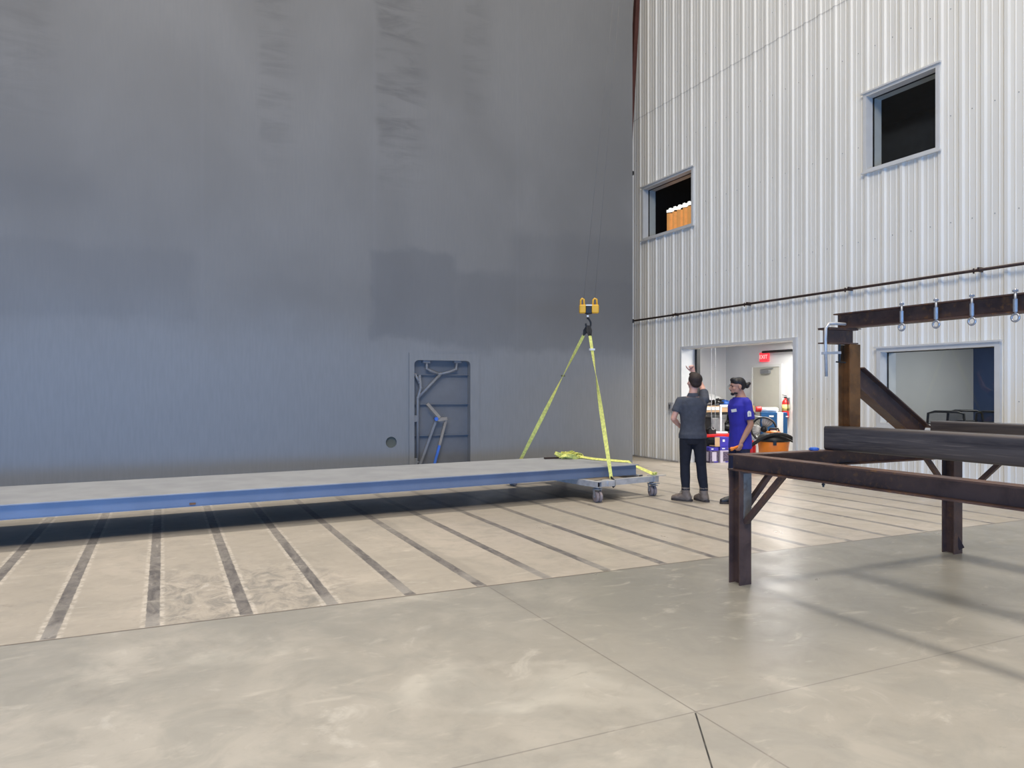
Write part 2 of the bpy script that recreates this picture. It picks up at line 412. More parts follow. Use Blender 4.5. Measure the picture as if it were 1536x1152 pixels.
# ================================================================= SETTING
fl = MB(); fl.box(-14, 16, -10, 18, -.2, 0)
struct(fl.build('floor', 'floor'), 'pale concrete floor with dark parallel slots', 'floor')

# ---- grey bulkhead wall with the hatch opening and a round hole
GY = 12.8
HX0, HX1, HZ0, HZ1 = 4.085, 5.17, .06, 2.09
w = plate_with_holes([(-9, 0), (8.80, 0), (8.80, 13), (-9, 13)], [rrect(HX0, HX1, HZ0, HZ1, .08), circ(3.665, .62, .1)], lambda u, v: V((u, GY, v)), (0, .3, 0))
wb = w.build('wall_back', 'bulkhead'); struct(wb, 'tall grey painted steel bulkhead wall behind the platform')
fr = plate_with_holes([(3.99, 0.0), (5.36, 0.0), (5.36, 2.22), (3.99, 2.22)], [rrect(HX0, HX1, HZ0, HZ1, .08)], lambda u, v: V((u, GY - .022, v)), (0, .020, 0))
hatch = thing('door_1', 'grey steel hatch with linkage bars set in the bulkhead', 'hatch', (4.6, GY, 0)); hatch['kind'] = 'structure'
def hch(mb, name, mat, **k):
    o = mb.build(name, mat, hatch, **k); o.location = -V(hatch.location); return o
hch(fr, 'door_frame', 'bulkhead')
hch(MB().box(HX0 - .05, HX1 + .05, GY + .13, GY + .16, 0, 2.2), 'door_panel', 'steelblue')
for zz in (1.83, 1.29, .72):
    hch(MB().box(HX0 - .02, HX1 + .02, GY + .07, GY + .13, zz - .006, zz + .006), 'stiffener', 'steelblue')
hb = GY + .05
def hp(px, py, Y=hb): return onY(px, py, Y)
def lk(pts, r, name, mat='link', Y=hb, seg=8):
    m = MB(); ps = [hp(a, b, Y) for a, b in pts]
    m.tube(ps, r, seg)
    for p in ps: m.ell(p, (r * 1.15,) * 3, seg=8)
    return hch(m, name, mat, smooth=True)
lk([(629.5, 565), (631, 582), (626.5, 597), (626.5, 693)], .028, 'linkage_rod')
lk([(623, 562), (629, 574)], .026, 'linkage_rod')
lk([(626.8, 597), (661, 561)], .026, 'linkage_arm')
lk([(640, 544), (640, 553), (645, 556), (658, 561)], .024, 'linkage_arm')
lk([(685, 544), (684, 554), (674, 558), (661, 561)], .024, 'linkage_arm')
for a in (639.5, 686):
    p = hp(a, 543); hch(MB().box(p.x - .07, p.x + .07, hb - .03, GY + .13, p.z - .02, p.z + .035), 'latch_lug', 'link', bevel=.008)
for b_ in (628, 692):
    p = hp(623, b_); hch(MB().box(p.x - .05, p.x + .035, hb - .03, hb + .05, p.z - .06, p.z + .06), 'latch_lug', 'link', bevel=.01)
Yb = GY - .03
def flat(pa, pb, w_, name, mat, Y=Yb):
    return hch(MB().bar(onY(*pa, Y), onY(*pb, Y), w_, .022, up=(0, 1, 0)), name, mat)
flat((641, 605.5), (659.5, 626.5), .055, 'flat_bar', 'tan')
flat((655, 629.5), (670.5, 628), .06, 'flat_bar', 'tan', Yb + .025)
flat((654.5, 629), (630, 697), .042, 'flat_bar', 'link', Yb + .05)
flat((669.5, 628), (659, 668), .045, 'flat_bar', 'tan', Yb + .05)
flat((659, 668), (650, 702), .045, 'taped_bar', 'bluetape', Yb + .05)
p = onY(654.3, 628.5, Yb + .01)
hch(MB().lathe([(.035, -.02), (.035, .02)], p, (0, 1, 0), 14), 'tape_wrap', 'bluetape')
# recess behind round hole
o = MB().lathe([(.1, .05), (.1, .29)], (3.665, GY, .62), (0, 1, 0), 28).build('hole_lining', 'olive', wb)
for zz in (6.05, 2.98):
    MB().box(8.80, 8.83, GY - .01, GY + .05, zz - .04, zz + .04).build('edge_latch', 'dark', wb)

# ---- white ribbed wall (plane X = 10)
WX = 10.0; P0 = 14.23; PITCH = .305; DEP = .025
def rib_profile(y0, y1):
    pts = []
    k0 = int((P0 - y1) / PITCH) - 2; k1 = int((P0 - y0) / PITCH) + 2
    for k in range(k1, k0 - 1, -1):
        c = P0 - k * PITCH
        for dy, d in ((-.045, 0), (-.022, DEP), (.022, DEP), (.045, 0), (.088, 0), (.096, .006), (.106, .006), (.114, 0), (.186, 0), (.194, .006), (.204, .006), (.212, 0)):
            pts.append((c + dy, d))
    pts.sort()
    def at(y):
        for a, b in zip(pts, pts[1:]):
            if a[0] <= y <= b[0]: return a[1] + (b[1] - a[1]) * (y - a[0]) / max(1e-6, b[0] - a[0])
        return 0
    return [(y0, at(y0))] + [q for q in pts if y0 < q[0] < y1] + [(y1, at(y1))]
def sheet(mb, y0, y1, z0, z1, lift=0):
    pr = rib_profile(y0, y1); lo = [mb.b.verts.new((WX - d - lift, y, z0)) for y, d in pr]; hi = [mb.b.verts.new((WX - d - lift, y, z1)) for y, d in pr]
    for i in range(len(pr) - 1): mb.b.faces.new([lo[i], lo[i + 1], hi[i + 1], hi[i]])
YA, YB = 1.0, 17.0
D = (9.57, 12.70, 0, 2.45); W1 = (12.29, 14.11, 4.97, 6.20); W2 = (6.90, 8.16, 4.95, 6.20); W3 = (6.06, 7.92, .98, 2.20)
sw = MB()
sheet(sw, YA, W3[0], 0, 2.2); sheet(sw, W3[0], W3[1], 0, W3[2]); sheet(sw, W3[1], D[0], 0, 2.2); sheet(sw, D[1], YB, 0, 2.2)
sheet(sw, YA, D[0], 2.2, 2.45); sheet(sw, D[1], YB, 2.2, 2.45)
sheet(sw, YA, YB, 2.45, 4.95); sheet(sw, YA, W1[0], 4.95, 4.97); sheet(sw, W1[1], YB, 4.95, 4.97); sheet(sw, W1[0], W1[1], 4.95, 4.97)
sheet(sw, YA, W2[0], 4.97, 6.2); sheet(sw, W2[1], W1[0], 4.97, 6.2); sheet(sw, W1[1], YB, 4.97, 6.2)
sheet(sw, YA, YB, 6.2, 7.86); sheet(sw, YA, YB, 7.85, 13, .004)
ws = sw.build('wall_right', 'sheet'); struct(ws, 'tall white ribbed metal wall with upper windows')
core = MB()
bx = lambda y0, y1, z0, z1: core.box(WX + .002, WX + .30, y0, y1, z0, z1)
bx(YA, W3[0], 0, 2.45); bx(W3[0], W3[1], 0, W3[2]); bx(W3[0], W3[1], W3[3], 2.45); bx(W3[1], D[0], 0, 2.45); bx(D[1], YB, 0, 2.45)
bx(YA, YB, 2.45, 4.96); bx(YA, W2[0], 4.96, 6.2); bx(W2[1], W1[0], 4.96, 6.2); bx(W1[1], YB, 4.96, 6.2); bx(YA, YB, 6.2, 13)
core.build('wall_core', 'trim', ws)
# fasteners rows (dark dots)
sc = MB()
for zz in (3.9, 5.4, 6.9, 8.4, 1.4):
    for k in range(-6, 42):
        yy = P0 - k * PITCH - .15
        if 2 < yy < 16 and not (D[0] - .1 < yy < D[1] + .1 and zz < 2.6) and not (W1[0] - .1 < yy < W1[1] + .1 and 4.8 < zz < 6.3) and not (W2[0] - .1 < yy < W2[1] + .1 and 4.8 < zz < 6.3) and not (W3[0] - .1 < yy < W3[1] + .1 and zz < 2.3):
            sc.box(WX - .006, WX + .002, yy - .005, yy + .005, zz - .005, zz + .005)
o = sc.build('sheet_screws', 'alu', ws); o['kind'] = 'stuff'
# base angle
struct(MB().box(WX - .05, WX - .036, D[1] + .1, YB, 0, .03).build('baseboard_right', 'galv'), 'thin metal base strip under white wall', 'baseboard')

def win(name, Wn, label, tw=.055, mat='trim'):
    y0, y1, z0, z1 = Wn
    fr = MB(); x0, x1 = WX - .05, WX + .30
    fr.box(x0, x1, y0, y0 + tw, z0, z1).box(x0, x1, y1 - tw, y1, z0, z1)
    fr.box(x0, x1, y0 + tw, y1 - tw, z0, z0 + tw).box(x0, x1, y0 + tw, y1 - tw, z1 - tw, z1)
    fr.box(x0 - .03, x0 + .01, y0 - .03, y1 + .03, z1 - .012, z1 + .012)      # drip flange
    fr.box(x0 - .02, x0 + .01, y0 - .03, y1 + .03, z0 - .012, z0 + .012)
    o = fr.build(name, mat); struct(o, label, 'window')
    g = MB(); q = [g.b.verts.new((WX + .113, a, b)) for a, b in ((y0 + tw, z0 + tw), (y1 - tw, z0 + tw), (y1 - tw, z1 - tw), (y0 + tw, z1 - tw))]
    g.b.faces.new(q); g = g.build('window_pane', 'glass', o)
    gk = MB(); t = .012; xa, xb = WX + .10, WX + .125
    gk.box(xa, xb, y0 + tw, y0 + tw + t, z0 + tw, z1 - tw).box(xa, xb, y1 - tw - t, y1 - tw, z0 + tw, z1 - tw)
    gk.box(xa, xb, y0 + tw + t, y1 - tw - t, z0 + tw, z0 + tw + t).box(xa, xb, y0 + tw + t, y1 - tw - t, z1 - tw - t, z1 - tw)
    gk.build('window_gasket', 'dark', o)
    return o
win('window_1', W1, 'upper window near bulkhead with amber curtains inside')
win('window_2', W2, 'upper dark window high on the white wall')
win('window_3', W3, 'ground floor window into the meeting room', .07)

# doorway trim
dt = MB()
dt.box(WX - .045, WX + .305, D[1] - .03, D[1] + .02, 0, D[3] + .02).box(WX - .045, WX + .305, D[0] - .04, D[0] + .03, 0, D[3] + .02).box(WX - .045, WX + .305, D[0] + .031, D[1] - .031, D[3] - .03, D[3] + .02)
struct(dt.build('trim_1', 'trim'), 'white metal trim around the wide doorway', 'trim')
struct(MB().box(WX + .31, WX + .40, D[1] - .10, D[1] - .03, 0, 2.5).build('trim_2', 'dark'), 'black vertical guide rail at left of doorway', 'trim')

# store room
RX1, RY0, RY1, RZ = 12.6, 8.85, 14.3, 2.68
struct(MB().box(RX1, RX1 + .1, RY0, RY1 + .1, 0, RZ).build('wall_storeroom_east', 'paint'), 'white store room wall with door and exit sign')
struct(MB().box(WX + .30, RX1, RY1, RY1 + .1, 0, RZ).build('wall_storeroom_north', 'paint'), 'white side wall behind the workbench')
struct(MB().box(WX + .30, 14, RY0 - .09, RY0, 0, RZ).build('wall_partition', 'paint2'), 'pale partition between store room and meeting room')
struct(MB().box(WX + .30, 14, 4.4, RY1 + .1, RZ, RZ + .1).build('ceiling', 'paint'), 'white ceiling of the ground floor rooms', 'ceiling')
struct(MB().box(13.6, 13.7, 4.5, RY0 - .09, 0, RZ).build('wall_meeting_east', 'bluewall'), 'navy blue end wall of the meeting room')
struct(MB().box(WX + .30, 13.6, 4.4, 4.5, 0, RZ).build('wall_meeting_south', 'paint2'), 'pale far wall of the meeting room')
# upstairs rooms
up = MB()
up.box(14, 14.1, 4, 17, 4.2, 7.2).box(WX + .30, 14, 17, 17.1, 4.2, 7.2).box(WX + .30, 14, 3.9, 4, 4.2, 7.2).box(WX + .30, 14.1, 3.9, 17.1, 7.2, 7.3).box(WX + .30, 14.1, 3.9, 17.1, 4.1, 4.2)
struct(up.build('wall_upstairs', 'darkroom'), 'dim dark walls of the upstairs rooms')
# curtains seen through window 1
cm = MB(); cx = 11.5; n = 60; pr = []
for i in range(n + 1):
    y = 14.14 + 1.06 * i / n; pr.append((cx + .07 * math.sin(i * .55) + .02 * math.sin(i * 1.9), y))
for zlo, zhi in ((4.9, 5.98),):
    a = [cm.b.verts.new((x, y, zlo)) for x, y in pr]; b = [cm.b.verts.new((x, y, zhi)) for x, y in pr]
    for i in range(n): cm.b.faces.new([a[i], a[i + 1], b[i + 1], b[i]])
cu = cm.build('curtain', 'curtain', smooth=True); tag(cu, 'amber pleated curtain with its own glow behind the upper window by the bulkhead', 'curtain')
st = MB()
for i in range(12): st.box(cx - .02, cx + .01, 14.12 + i * .092, 14.12 + i * .092 + .07, 6.00 + (i % 3) * .012, 6.11 - (i % 2) * .025)
tag(st.build('light_strip', 'strip'), 'bright broken strip of light above the amber curtain', 'light strip')

# store room door in the east wall
dr = thing('door_2', 'beige steel door under the red exit sign', 'door', (RX1, 12.93, 0)); dr['kind'] = 'structure'
def dch(mb, name, mat, par=None, **k):
    o = mb.build(name, mat, par or dr, **k); return o
dch(MB().box(-.05, 0, -.50, -.43, 0, 2.14).box(-.05, 0, .41, .46, 0, 2.14).box(-.05, 0, -.43, .41, 2.08, 2.14), 'door_frame', 'frame')
dch(MB().box(-.03, -.004, -.43, .41, 0, 2.08), 'door_leaf', 'beigedoor')
dch(MB().box(-.11, -.03, -.16, .10, 1.93, 2.01).bar((-.09, .1, 2.02), (-.06, -.25, 2.05), .02, .015), 'door_closer', 'alu')
dch(MB().tube([(-.03, .34, 1.0), (-.09, .34, 1.0), (-.09, .22, 1.0)], .012), 'door_handle', 'alu', smooth=True)
# exit sign
ex = thing('exit_sign', 'lit red exit sign on the wall above the beige door', 'exit sign', (RX1 - .02, 12.97, 2.31))
MB().box(-.04, .02, -.135, .135, -.105, .105).build('sign_box', 'exit', ex, bevel=.01)
def text(s, size, name, mat, parent, loc, rot, ext=.002):
    cu = bpy.data.curves.new(name, 'FONT'); cu.body = s; cu.size = size; cu.extrude = ext; cu.align_x = 'CENTER'; cu.align_y = 'CENTER'
    o = bpy.data.objects.new(name, cu); C.objects.link(o); bpy.context.evaluated_depsgraph_get().update()
    me = bpy.data.meshes.new_from_object(o.evaluated_get(bpy.context.evaluated_depsgraph_get())); bpy.data.objects.remove(o)
    me.materials.clear(); me.materials.append(M[mat])
    for p_ in me.polygons: p_.material_index = 0
    o = bpy.data.objects.new(name, me); C.objects.link(o); o.parent = parent; o.location = loc; o.rotation_euler = rot; return o
text('EXIT', .125, 'sign_letters', 'exitletters', ex, (-.043, 0, 0), (PI / 2, 0, -PI / 2))
# dark conduit under ceiling
c0 = onX(1144, 528, RX1 - .15)
tag(MB().tube([(RX1 - .15, c0.y, 2.42), (RX1 - .15, 9.2, 2.42)], .03, 10).build('conduit', 'dark', smooth=True), 'dark pipe running right from above the exit sign', 'pipe')
# ceiling light in store room
tag(MB().box(11.3, 11.9, 9.6, 10.8, RZ - .03, RZ - .002).build('ceiling_light', 'panel', bevel=.004), 'white lit panel in the store room ceiling', 'ceiling light')
# extinguisher
fe = thing('fire_extinguisher', 'red fire extinguisher hanging on the store room wall', 'fire extinguisher', (RX1 - .11, 12.25, .93))
MB().lathe([(.03, 0), (.07, .008), (.075, .03), (.075, .33), (.06, .38), (.025, .41), (.022, .44)], (0, 0, 0)).build('cylinder', 'red', fe, smooth=True)
MB().box(-.02, .02, -.025, .025, .44, .47).bar((0, -.02, .49), (0, .09, .51), .02, .012).bar((0, -.02, .465), (0, .09, .46), .02, .01).build('valve_handle', 'dark', fe)
MB().tube([(0, -.03, .45), (-.03, -.09, .42), (-.03, -.1, .3), (-.02, -.09, .16)], .010, 8).build('hose', 'rubber', fe, smooth=True)
MB().lathe([(.0765, .16), (.0765, .30)], (0, 0, 0)).build('label_band', 'label', fe, smooth=True)
MB().box(.08, .11, -.03, .03, .2, .45).build('wall_bracket', 'alu', fe)

# roll-up door chain
ch = MB(); pts = [(10.50, 12.36, 2.685), (10.50, 12.36, 1.0), (10.50, 12.35, .80)]
for k in range(9):
    a = PI * k / 8; pts.append((10.50, 12.30 + .05 * math.cos(a), .76 - .05 * math.sin(a)))
pts += [(10.50, 12.25, .8), (10.50, 12.24, 1.0), (10.50, 12.24, 2.685)]
dense = []
for a, b in zip(pts, pts[1:]):
    a, b = V(a), V(b); n = max(1, int((b - a).length / .02))
    dense += [a.lerp(b, i / n) for i in range(n)]
dense.append(V(pts[-1]))
ch.tube(dense, [.009 if i % 2 else .005 for i in range(len(dense))], 6)
tag(ch.build('pull_chain', 'galv', smooth=True), 'long looped pull chain hanging in the left side of the doorway', 'chain')

# ---- pipe along the white wall
pz = 3.16
pp = thing('wall_pipe', 'thin dark iron pipe running level along the white wall', 'pipe', (WX - .10, 9, pz))
MB().tube([(0, 8, 0), (0, -8, 0)], .021, 10).build('pipe_run', 'pipe', pp, smooth=True)
for yy in (15.0, 12.8, 10.65, 8.38, 6.3, 4.1):
    MB().box(-.026, .08, yy - 9 - .009, yy - 9 + .009, -.026, .036).box(-.02, .0, yy - 9 + .06, yy - 9 + .072, -.04, .03).build('pipe_clip', 'pipe', pp)
# switch box
sb = thing('switch_box', 'small grey switch box on the white wall left of the doorway', 'switch box', (WX - .05, 13.02, 1.05 + .14))
MB().box(-.03, .02, -.07, .07, -.09, .09).build('box_body', 'galv', sb, bevel=.006)
MB().box(-.045, -.03, -.03, .03, -.045, .045).build('switch_plate', 'alu', sb, bevel=.004)
# red-brown column in the corner
tag(MB().bar((9.80, 14.60, 5.0), (9.80, 14.04, 10.9), .10, .10).bar((9.80, 14.60, 0), (9.80, 14.60, 5.02), .10, .10).build('corner_strut', 'redoxide'), 'red-brown steel strut showing between bulkhead edge and white wall', 'strut')

# ================================================================= STORE ROOM CONTENTS
wbn = thing('workbench', 'timber-topped workbench against the white store room wall', 'workbench', (11.45, 13.55, 0))
MB().box(-.95, .95, -.45, .40, 1.05, 1.19).build('bench_top', 'wood', wbn, bevel=.005)
MB().box(-.95, .95, -.43, .38, .99, 1.05).build('bench_frame', 'dark', wbn)
MB().box(-.93, .93, -.42, .38, .56, .60).build('lower_shelf', 'dark', wbn)
for sx in (-1, 1):
    for sy in (-.40, .36): MB().box(sx * .9 - .03, sx * .9 + .03, sy - .03, sy + .03, 0, .99).build('leg', 'dark', wbn)
MB().box(-.70, -.1, -.465, -.45, 1.10, 1.17).build('drawer_front', 'white', wbn)
# items on the bench
cb = MB(); random.seed(3)
for i in range(14):
    a = random.uniform(0, 6.28); c = V((11.35 + random.uniform(-.25, .28), 13.35 + random.uniform(-.08, .08), 1.235 + random.uniform(0, .09)))
    d = V((math.cos(a), math.sin(a) * .4, random.uniform(-.1, .15))) * .16
    cb.tube([c - d, c + V((0, 0, .02)), c + d], .022, 8)
tag(cb.build('cable_heap', 'rubber', smooth=True), 'heap of black cables and tools on the workbench top', 'cables')
tag(MB().lathe([(.12, 0), (.14, .05), (.10, .11), (.04, .135)], (0, 0, 0)).build('blue_hat', 'bluebottle', smooth=True, loc=(11.72, 13.34, 1.19)), 'blue rounded hat lying at the right of the black cables', 'hat')
tp = MB().loft([((0, 0, 0), .62, .20, 0), ((0, 0, .10), .55, .17, 0), ((.05, 0, .20), .30, .12, 0), ((.05, 0, .27), .05, .04, 0)])
tag(tp.build('white_sheet', 'white', smooth=True, loc=(11.55, 13.74, 1.19)), 'white crumpled sheet mounded at the back of the workbench', 'sheet')
# under bench items
g1 = MB().box(-.18, .18, -.15, .15, 0, .30).box(-.19, .19, -.16, .16, .28, .32)
tag(g1.build('grey_bin', 'alu', loc=(11.42, 13.35, .60), bevel=.01), 'pale grey bin standing on the workbench shelf', 'bin')
g2 = MB().ell((0, 0, .10), (.13, .1, .10)).tube([(-.1, 0, .1), (0, 0, .24), (.12, 0, .12)], .02)
tag(g2.build('power_tool', 'dark', smooth=True, loc=(11.78, 13.32, .60)), 'black hand tool with arched handle on the workbench shelf', 'tool')
# red topped tool chest
tc = thing('tool_chest', 'black tool chest with a red top in front of the workbench', 'tool chest', (11.05, 12.88, 0), 0)
MB().box(-.38, .38, -.19, .19, .03, .52).build('chest_body', 'dark', tc, bevel=.01)
MB().box(-.40, .40, -.20, .20, .52, .585).build('chest_lid', 'red', tc, bevel=.012)
for k in range(3): MB().box(-.35, .35, -.205, -.19, .07 + k * .15, .19 + k * .15).build('drawer', 'dark', tc, bevel=.005)
for sx in (-.33, .33): MB().box(sx - .03, sx + .03, -.15, .15, 0, .03).build('foot', 'rubber', tc)
# white stand
wl = thing('white_stand', 'white tubular stand shaped like an upside-down L on the red chest lid', 'stand', (11.13, 12.80, .585), math.radians(-25))
MB().box(-.14, .14, -.09, .09, 0, .05).build('base', 'white', wl, bevel=.02)
MB().box(-.022, .022, -.03, .03, .05, .62).build('post', 'white', wl, bevel=.008)
MB().box(-.022, .25, -.035, .035, .58, .64).build('arm', 'white', wl, bevel=.012)
# black clutter left of stand
bb = MB().box(-.1, .1, -.08, .08, 0, .1).ell((.02, 0, .12), (.07, .06, .05)).tube([(-.08, 0, .1), (0, 0, .19), (.08, 0, .11)], .012)
tag(bb.build('tool_bag', 'dark', bevel=.01, loc=(10.87, 12.84, .585)), 'small black tool bag on the red chest lid', 'bag')
# printed boxes
def carton(name, label, x, y, z, sx, sy, sz, m1, m2, rz=0, pict=True, band='boxblue'):
    t = thing(name, label, 'box', (x, y, z), rz, 'printed cartons by the doorway')
    MB().box(-sx, sx, -sy, sy, 0, sz).build('carton_body', m1, t, bevel=.004)
    MB().box(-sx - .002, sx + .002, -sy - .002, sy + .002, sz * .78, sz + .002).build('colour_band', band, t)
    if pict:
        MB().box(-sx - .004, -sx + .001, -sy * .45, sy * .5, sz * .1, sz * .70).build('printed_picture', m2, t); MB().box(-sx * .5, sx * .5, -sy - .004, -sy + .001, sz * .1, sz * .70).build('printed_picture', m2, t)
        MB().box(-sx * .1, sx * .9, -sy - .005, -sy + .001, .01, sz * .10).build('printed_strip', 'boxblue', t)
        MB().box(-sx * .7, -sx * .2, -sy - .006, -sy - .001, sz * .86, sz * .93).build('printed_mark', 'white', t)
    return t
yaw_ = math.radians(-12)
carton('printed_carton', 'white and violet carton with a printed picture, right of the floor pair', 10.86, 12.42, 0, .13, .13, .34, 'boxwhite', 'printdark', yaw_)
carton('printed_carton', 'darker printed carton beside the trousers of the man in grey, left of the floor pair', 10.62, 12.50, 0, .10, .12, .33, 'printdark', 'boxwhite', yaw_)
oc = thing('open_carton', 'opened violet carton with brown flap raised on top of two cartons', 'box', (10.80, 12.46, .345), yaw_, 'printed cartons by the doorway')
MB().box(-.05, .17, -.12, .12, 0, .20).build('carton_body', 'boxblue', oc, bevel=.003)
MB().box(-.17, -.05, -.12, .12, 0, .015).box(-.17, -.06, -.125, -.115, .0, .20).build('carton_flap', 'card', oc)
MB().box(.01, .06, -.124, -.119, .10, .15).build('printed_mark', 'white', oc)
tag(MB().box(-.12, .12, -.1, .1, 0, .13).box(-.122, .122, -.102, .102, .05, .08).build('teal_packet', 'bluebottle', loc=(11.28, 12.52, 0), bevel=.004), 'low blue packet on the floor right of the cartons', 'packet')

# big blue/white carton
bc = thing('appliance_carton', 'tall teal and white carton standing behind the fan', 'box', (11.62, 11.72, 0), math.radians(-38))
def bcb(x0, x1, mat, name, e=0): return MB().box(x0, x1, -.13 - e, .13 + e, 0, 1.08 + e).build(name, mat, bc, bevel=.004)
bcb(-.27, .05, 'boxteal', 'carton_body'); bcb(.05, .17, 'white', 'white_panel'); bcb(.17, .25, 'boxteal', 'side_panel')
MB().box(-.11, -.02, -.134, -.128, .985, 1.02).build('printed_mark', 'white', bc); MB().box(.22, .27, -.134, -.128, .99, 1.01).build('printed_mark', 'white', bc)
rb = thing('red_capped_tube', 'white wrapped roll with red cap on top of the teal carton', 'roll', (11.50, 11.80, 1.085), math.radians(-38))
MB().lathe([(.05, -.02), (.05, .30), (.03, .33)], (-.1, 0, .05), (1, 0, 0)).build('roll', 'white', rb, smooth=True)
MB().lathe([(.055, -.10), (.06, -.08), (.06, 0), (.05, .02)], (-.12, 0, .06), (1, 0, 0)).build('cap', 'red', rb, smooth=True)

# fan
fn = thing('pedestal_fan', 'round black fan with silver stand beside the teal carton', 'fan', (10.66, 11.02, -.06), math.radians(-50))
fm = MB(); R_ = .23
fm.tube([(R_ * math.cos(2 * PI * k / 32), -.02, .84 + R_ * math.sin(2 * PI * k / 32)) for k in range(32)], .016, 8, closed=True)
fm.tube([(R_ * math.cos(2 * PI * k / 32), .10, .84 + R_ * math.sin(2 * PI * k / 32)) for k in range(32)], .014, 8, closed=True)
for k in range(24):
    a = 2 * PI * k / 24; fm.tube([(.05 * math.cos(a), -.04, .84 + .05 * math.sin(a)), (R_ * math.cos(a), -.02, .84 + R_ * math.sin(a))], .0025, 4)
fm.build('fan_guard', 'dark', fn, smooth=True)
bl = MB()
for k in range(3):
    a = k * 2 * PI / 3 + .4
    bl.loft([((0, 0, .04), .04, .008, .5), ((0, 0, .12), .10, .008, .4), ((0, 0, .21), .11, .008, .3), ((0, 0, .225), .06, .006, .3)], 12)
    vs = bl.b.verts[-48:]
    mt = Matrix.Translation((0, .03, .84)) @ Matrix.Rotation(a, 4, 'Y')
    for v in vs: v.co = mt @ v.co
bl.build('fan_blades', 'galv', fn, smooth=True)
MB().lathe([(.055, -.05), (.06, 0), (.06, .12), (.03, .15)], (0, 0, .84), (0, 1, 0)).build('fan_motor', 'dark', fn, smooth=True)
MB().tube([(-.28, .04, .84), (-.28, .04, 1.04), (-.22, .04, 1.10), (0, .04, 1.07)], .010, 8).tube([(-.28, .04, .84), (-.27, .04, .62), (0, .04, .54), (.27, .04, .62), (.28, .04, .84)], .012, 8).build('fan_yoke', 'zinc', fn, smooth=True)
MB().tube([(0, .04, .55), (0, .04, .09)], .02, 10).lathe([(.16, .061), (.16, .08), (.03, .10)], (0, .04, 0)).build('fan_stand', 'dark', fn, smooth=True)

# shop vac
sv = thing('shop_vacuum', 'orange shop vacuum with black lid and draped black hose', 'vacuum', (10.45, 10.55, 0), math.radians(-40))
MB().lathe([(.20, .10), (.24, .12), (.27, .45), (.29, .58), (.28, .60)], (0, 0, 0), seg=28).build('drum', 'orange', sv, smooth=True)
MB().lathe([(.30, .58), (.305, .62), (.26, .69), (.16, .735)], (0, 0, 0), seg=28).build('lid', 'dark', sv, smooth=True)
MB().lathe([(.14, .73), (.13, .76), (.05, .785)], (0, 0, 0)).build('motor_cap', 'orange', sv, smooth=True)
MB().tube([(-.08, -.02, .77), (-.06, -.02, .82), (.08, -.02, .82), (.1, -.02, .77)], .018, 8).build('carry_handle', 'dark', sv, smooth=True)
for sx in (-1, 1):
    for sy in (-1, 1):
        c = MB().tube([(sx * .17, sy * .17, .13), (sx * .22, sy * .22, .10), (sx * .22, sy * .22, .06)], .02, 8).lathe([(.04, -.02), (.04, .02)], (sx * .22, sy * .22, .04), (0, 1, 0), 14).build('caster', 'dark', sv)
MB().box(-.03, .03, -.31, -.27, .52, .62).build('lid_latch', 'dark', sv, bevel=.006)
hp_ = [(-.50, -.22, .36), (-.44, -.24, .48), (-.32, -.26, .58), (-.16, -.28, .68), (.02, -.28, .73), (.2, -.27, .71), (.36, -.24, .62), (.48, -.20, .52), (.58, -.16, .38), (.60, -.1, .2)]
def smooth_path(pts, n=8):
    out = []; P = [V(p) for p in pts]
    for i in range(len(P) - 1):
        a, b, c, d = P[max(i - 1, 0)], P[i], P[i + 1], P[min(i + 2, len(P) - 1)]
        for k in range(n):
            t = k / n
            out.append(.5 * ((2 * b) + (c - a) * t + (2 * a - 5 * b + 4 * c - d) * t * t + (3 * b - a - 3 * c + d) * t ** 3))
    out.append(P[-1]); return out
sp = smooth_path(hp_, 8)
MB().tube(sp, [.036 if i % 2 else .031 for i in range(len(sp))], 10).build('vacuum_hose', 'rubber', sv, smooth=True)
sp = smooth_path([(-.1, -.24, .70), (.1, -.27, .68), (.3, -.26, .60), (.45, -.22, .48), (.55, -.2, .36)], 8)
MB().tube(sp, .016, 8).build('wand', 'rubber', sv, smooth=True)
rd = MB().lathe([(.075, 0), (.075, .46), (.05, .51), (.03, .54), (.03, .57)], (0, 0, 0), seg=18)
tag(rd.build('red_canister', 'red', smooth=True, loc=(10.36, 11.02, 0)), 'red canister half hidden at the left of the orange vacuum', 'canister')
jg = thing('blue_jug', 'blue plastic jug left of the orange vacuum', 'jug', (10.42, 11.34, 0))
MB().lathe([(.09, 0), (.10, .03), (.10, .36), (.05, .45), (.03, .47)], (0, 0, 0)).build('jug_body', 'bluebottle', jg, smooth=True)
MB().lathe([(.035, .47), (.035, .51)], (0, 0, 0)).build('cap', 'white', jg)
MB().tube([(.04, .03, .45), (.09, .08, .44), (.10, .09, .30)], .014, 8).build('jug_handle', 'bluebottle', jg, smooth=True)
wj = MB().lathe([(.07, 0), (.08, .03), (.08, .56), (.04, .68), (.03, .72)], (0, 0, 0))
tag(wj.build('white_bottle', 'white', smooth=True, loc=(10.72, 11.34, 0)), 'tall white bottle beside the blue shirt of the bearded man', 'bottle')

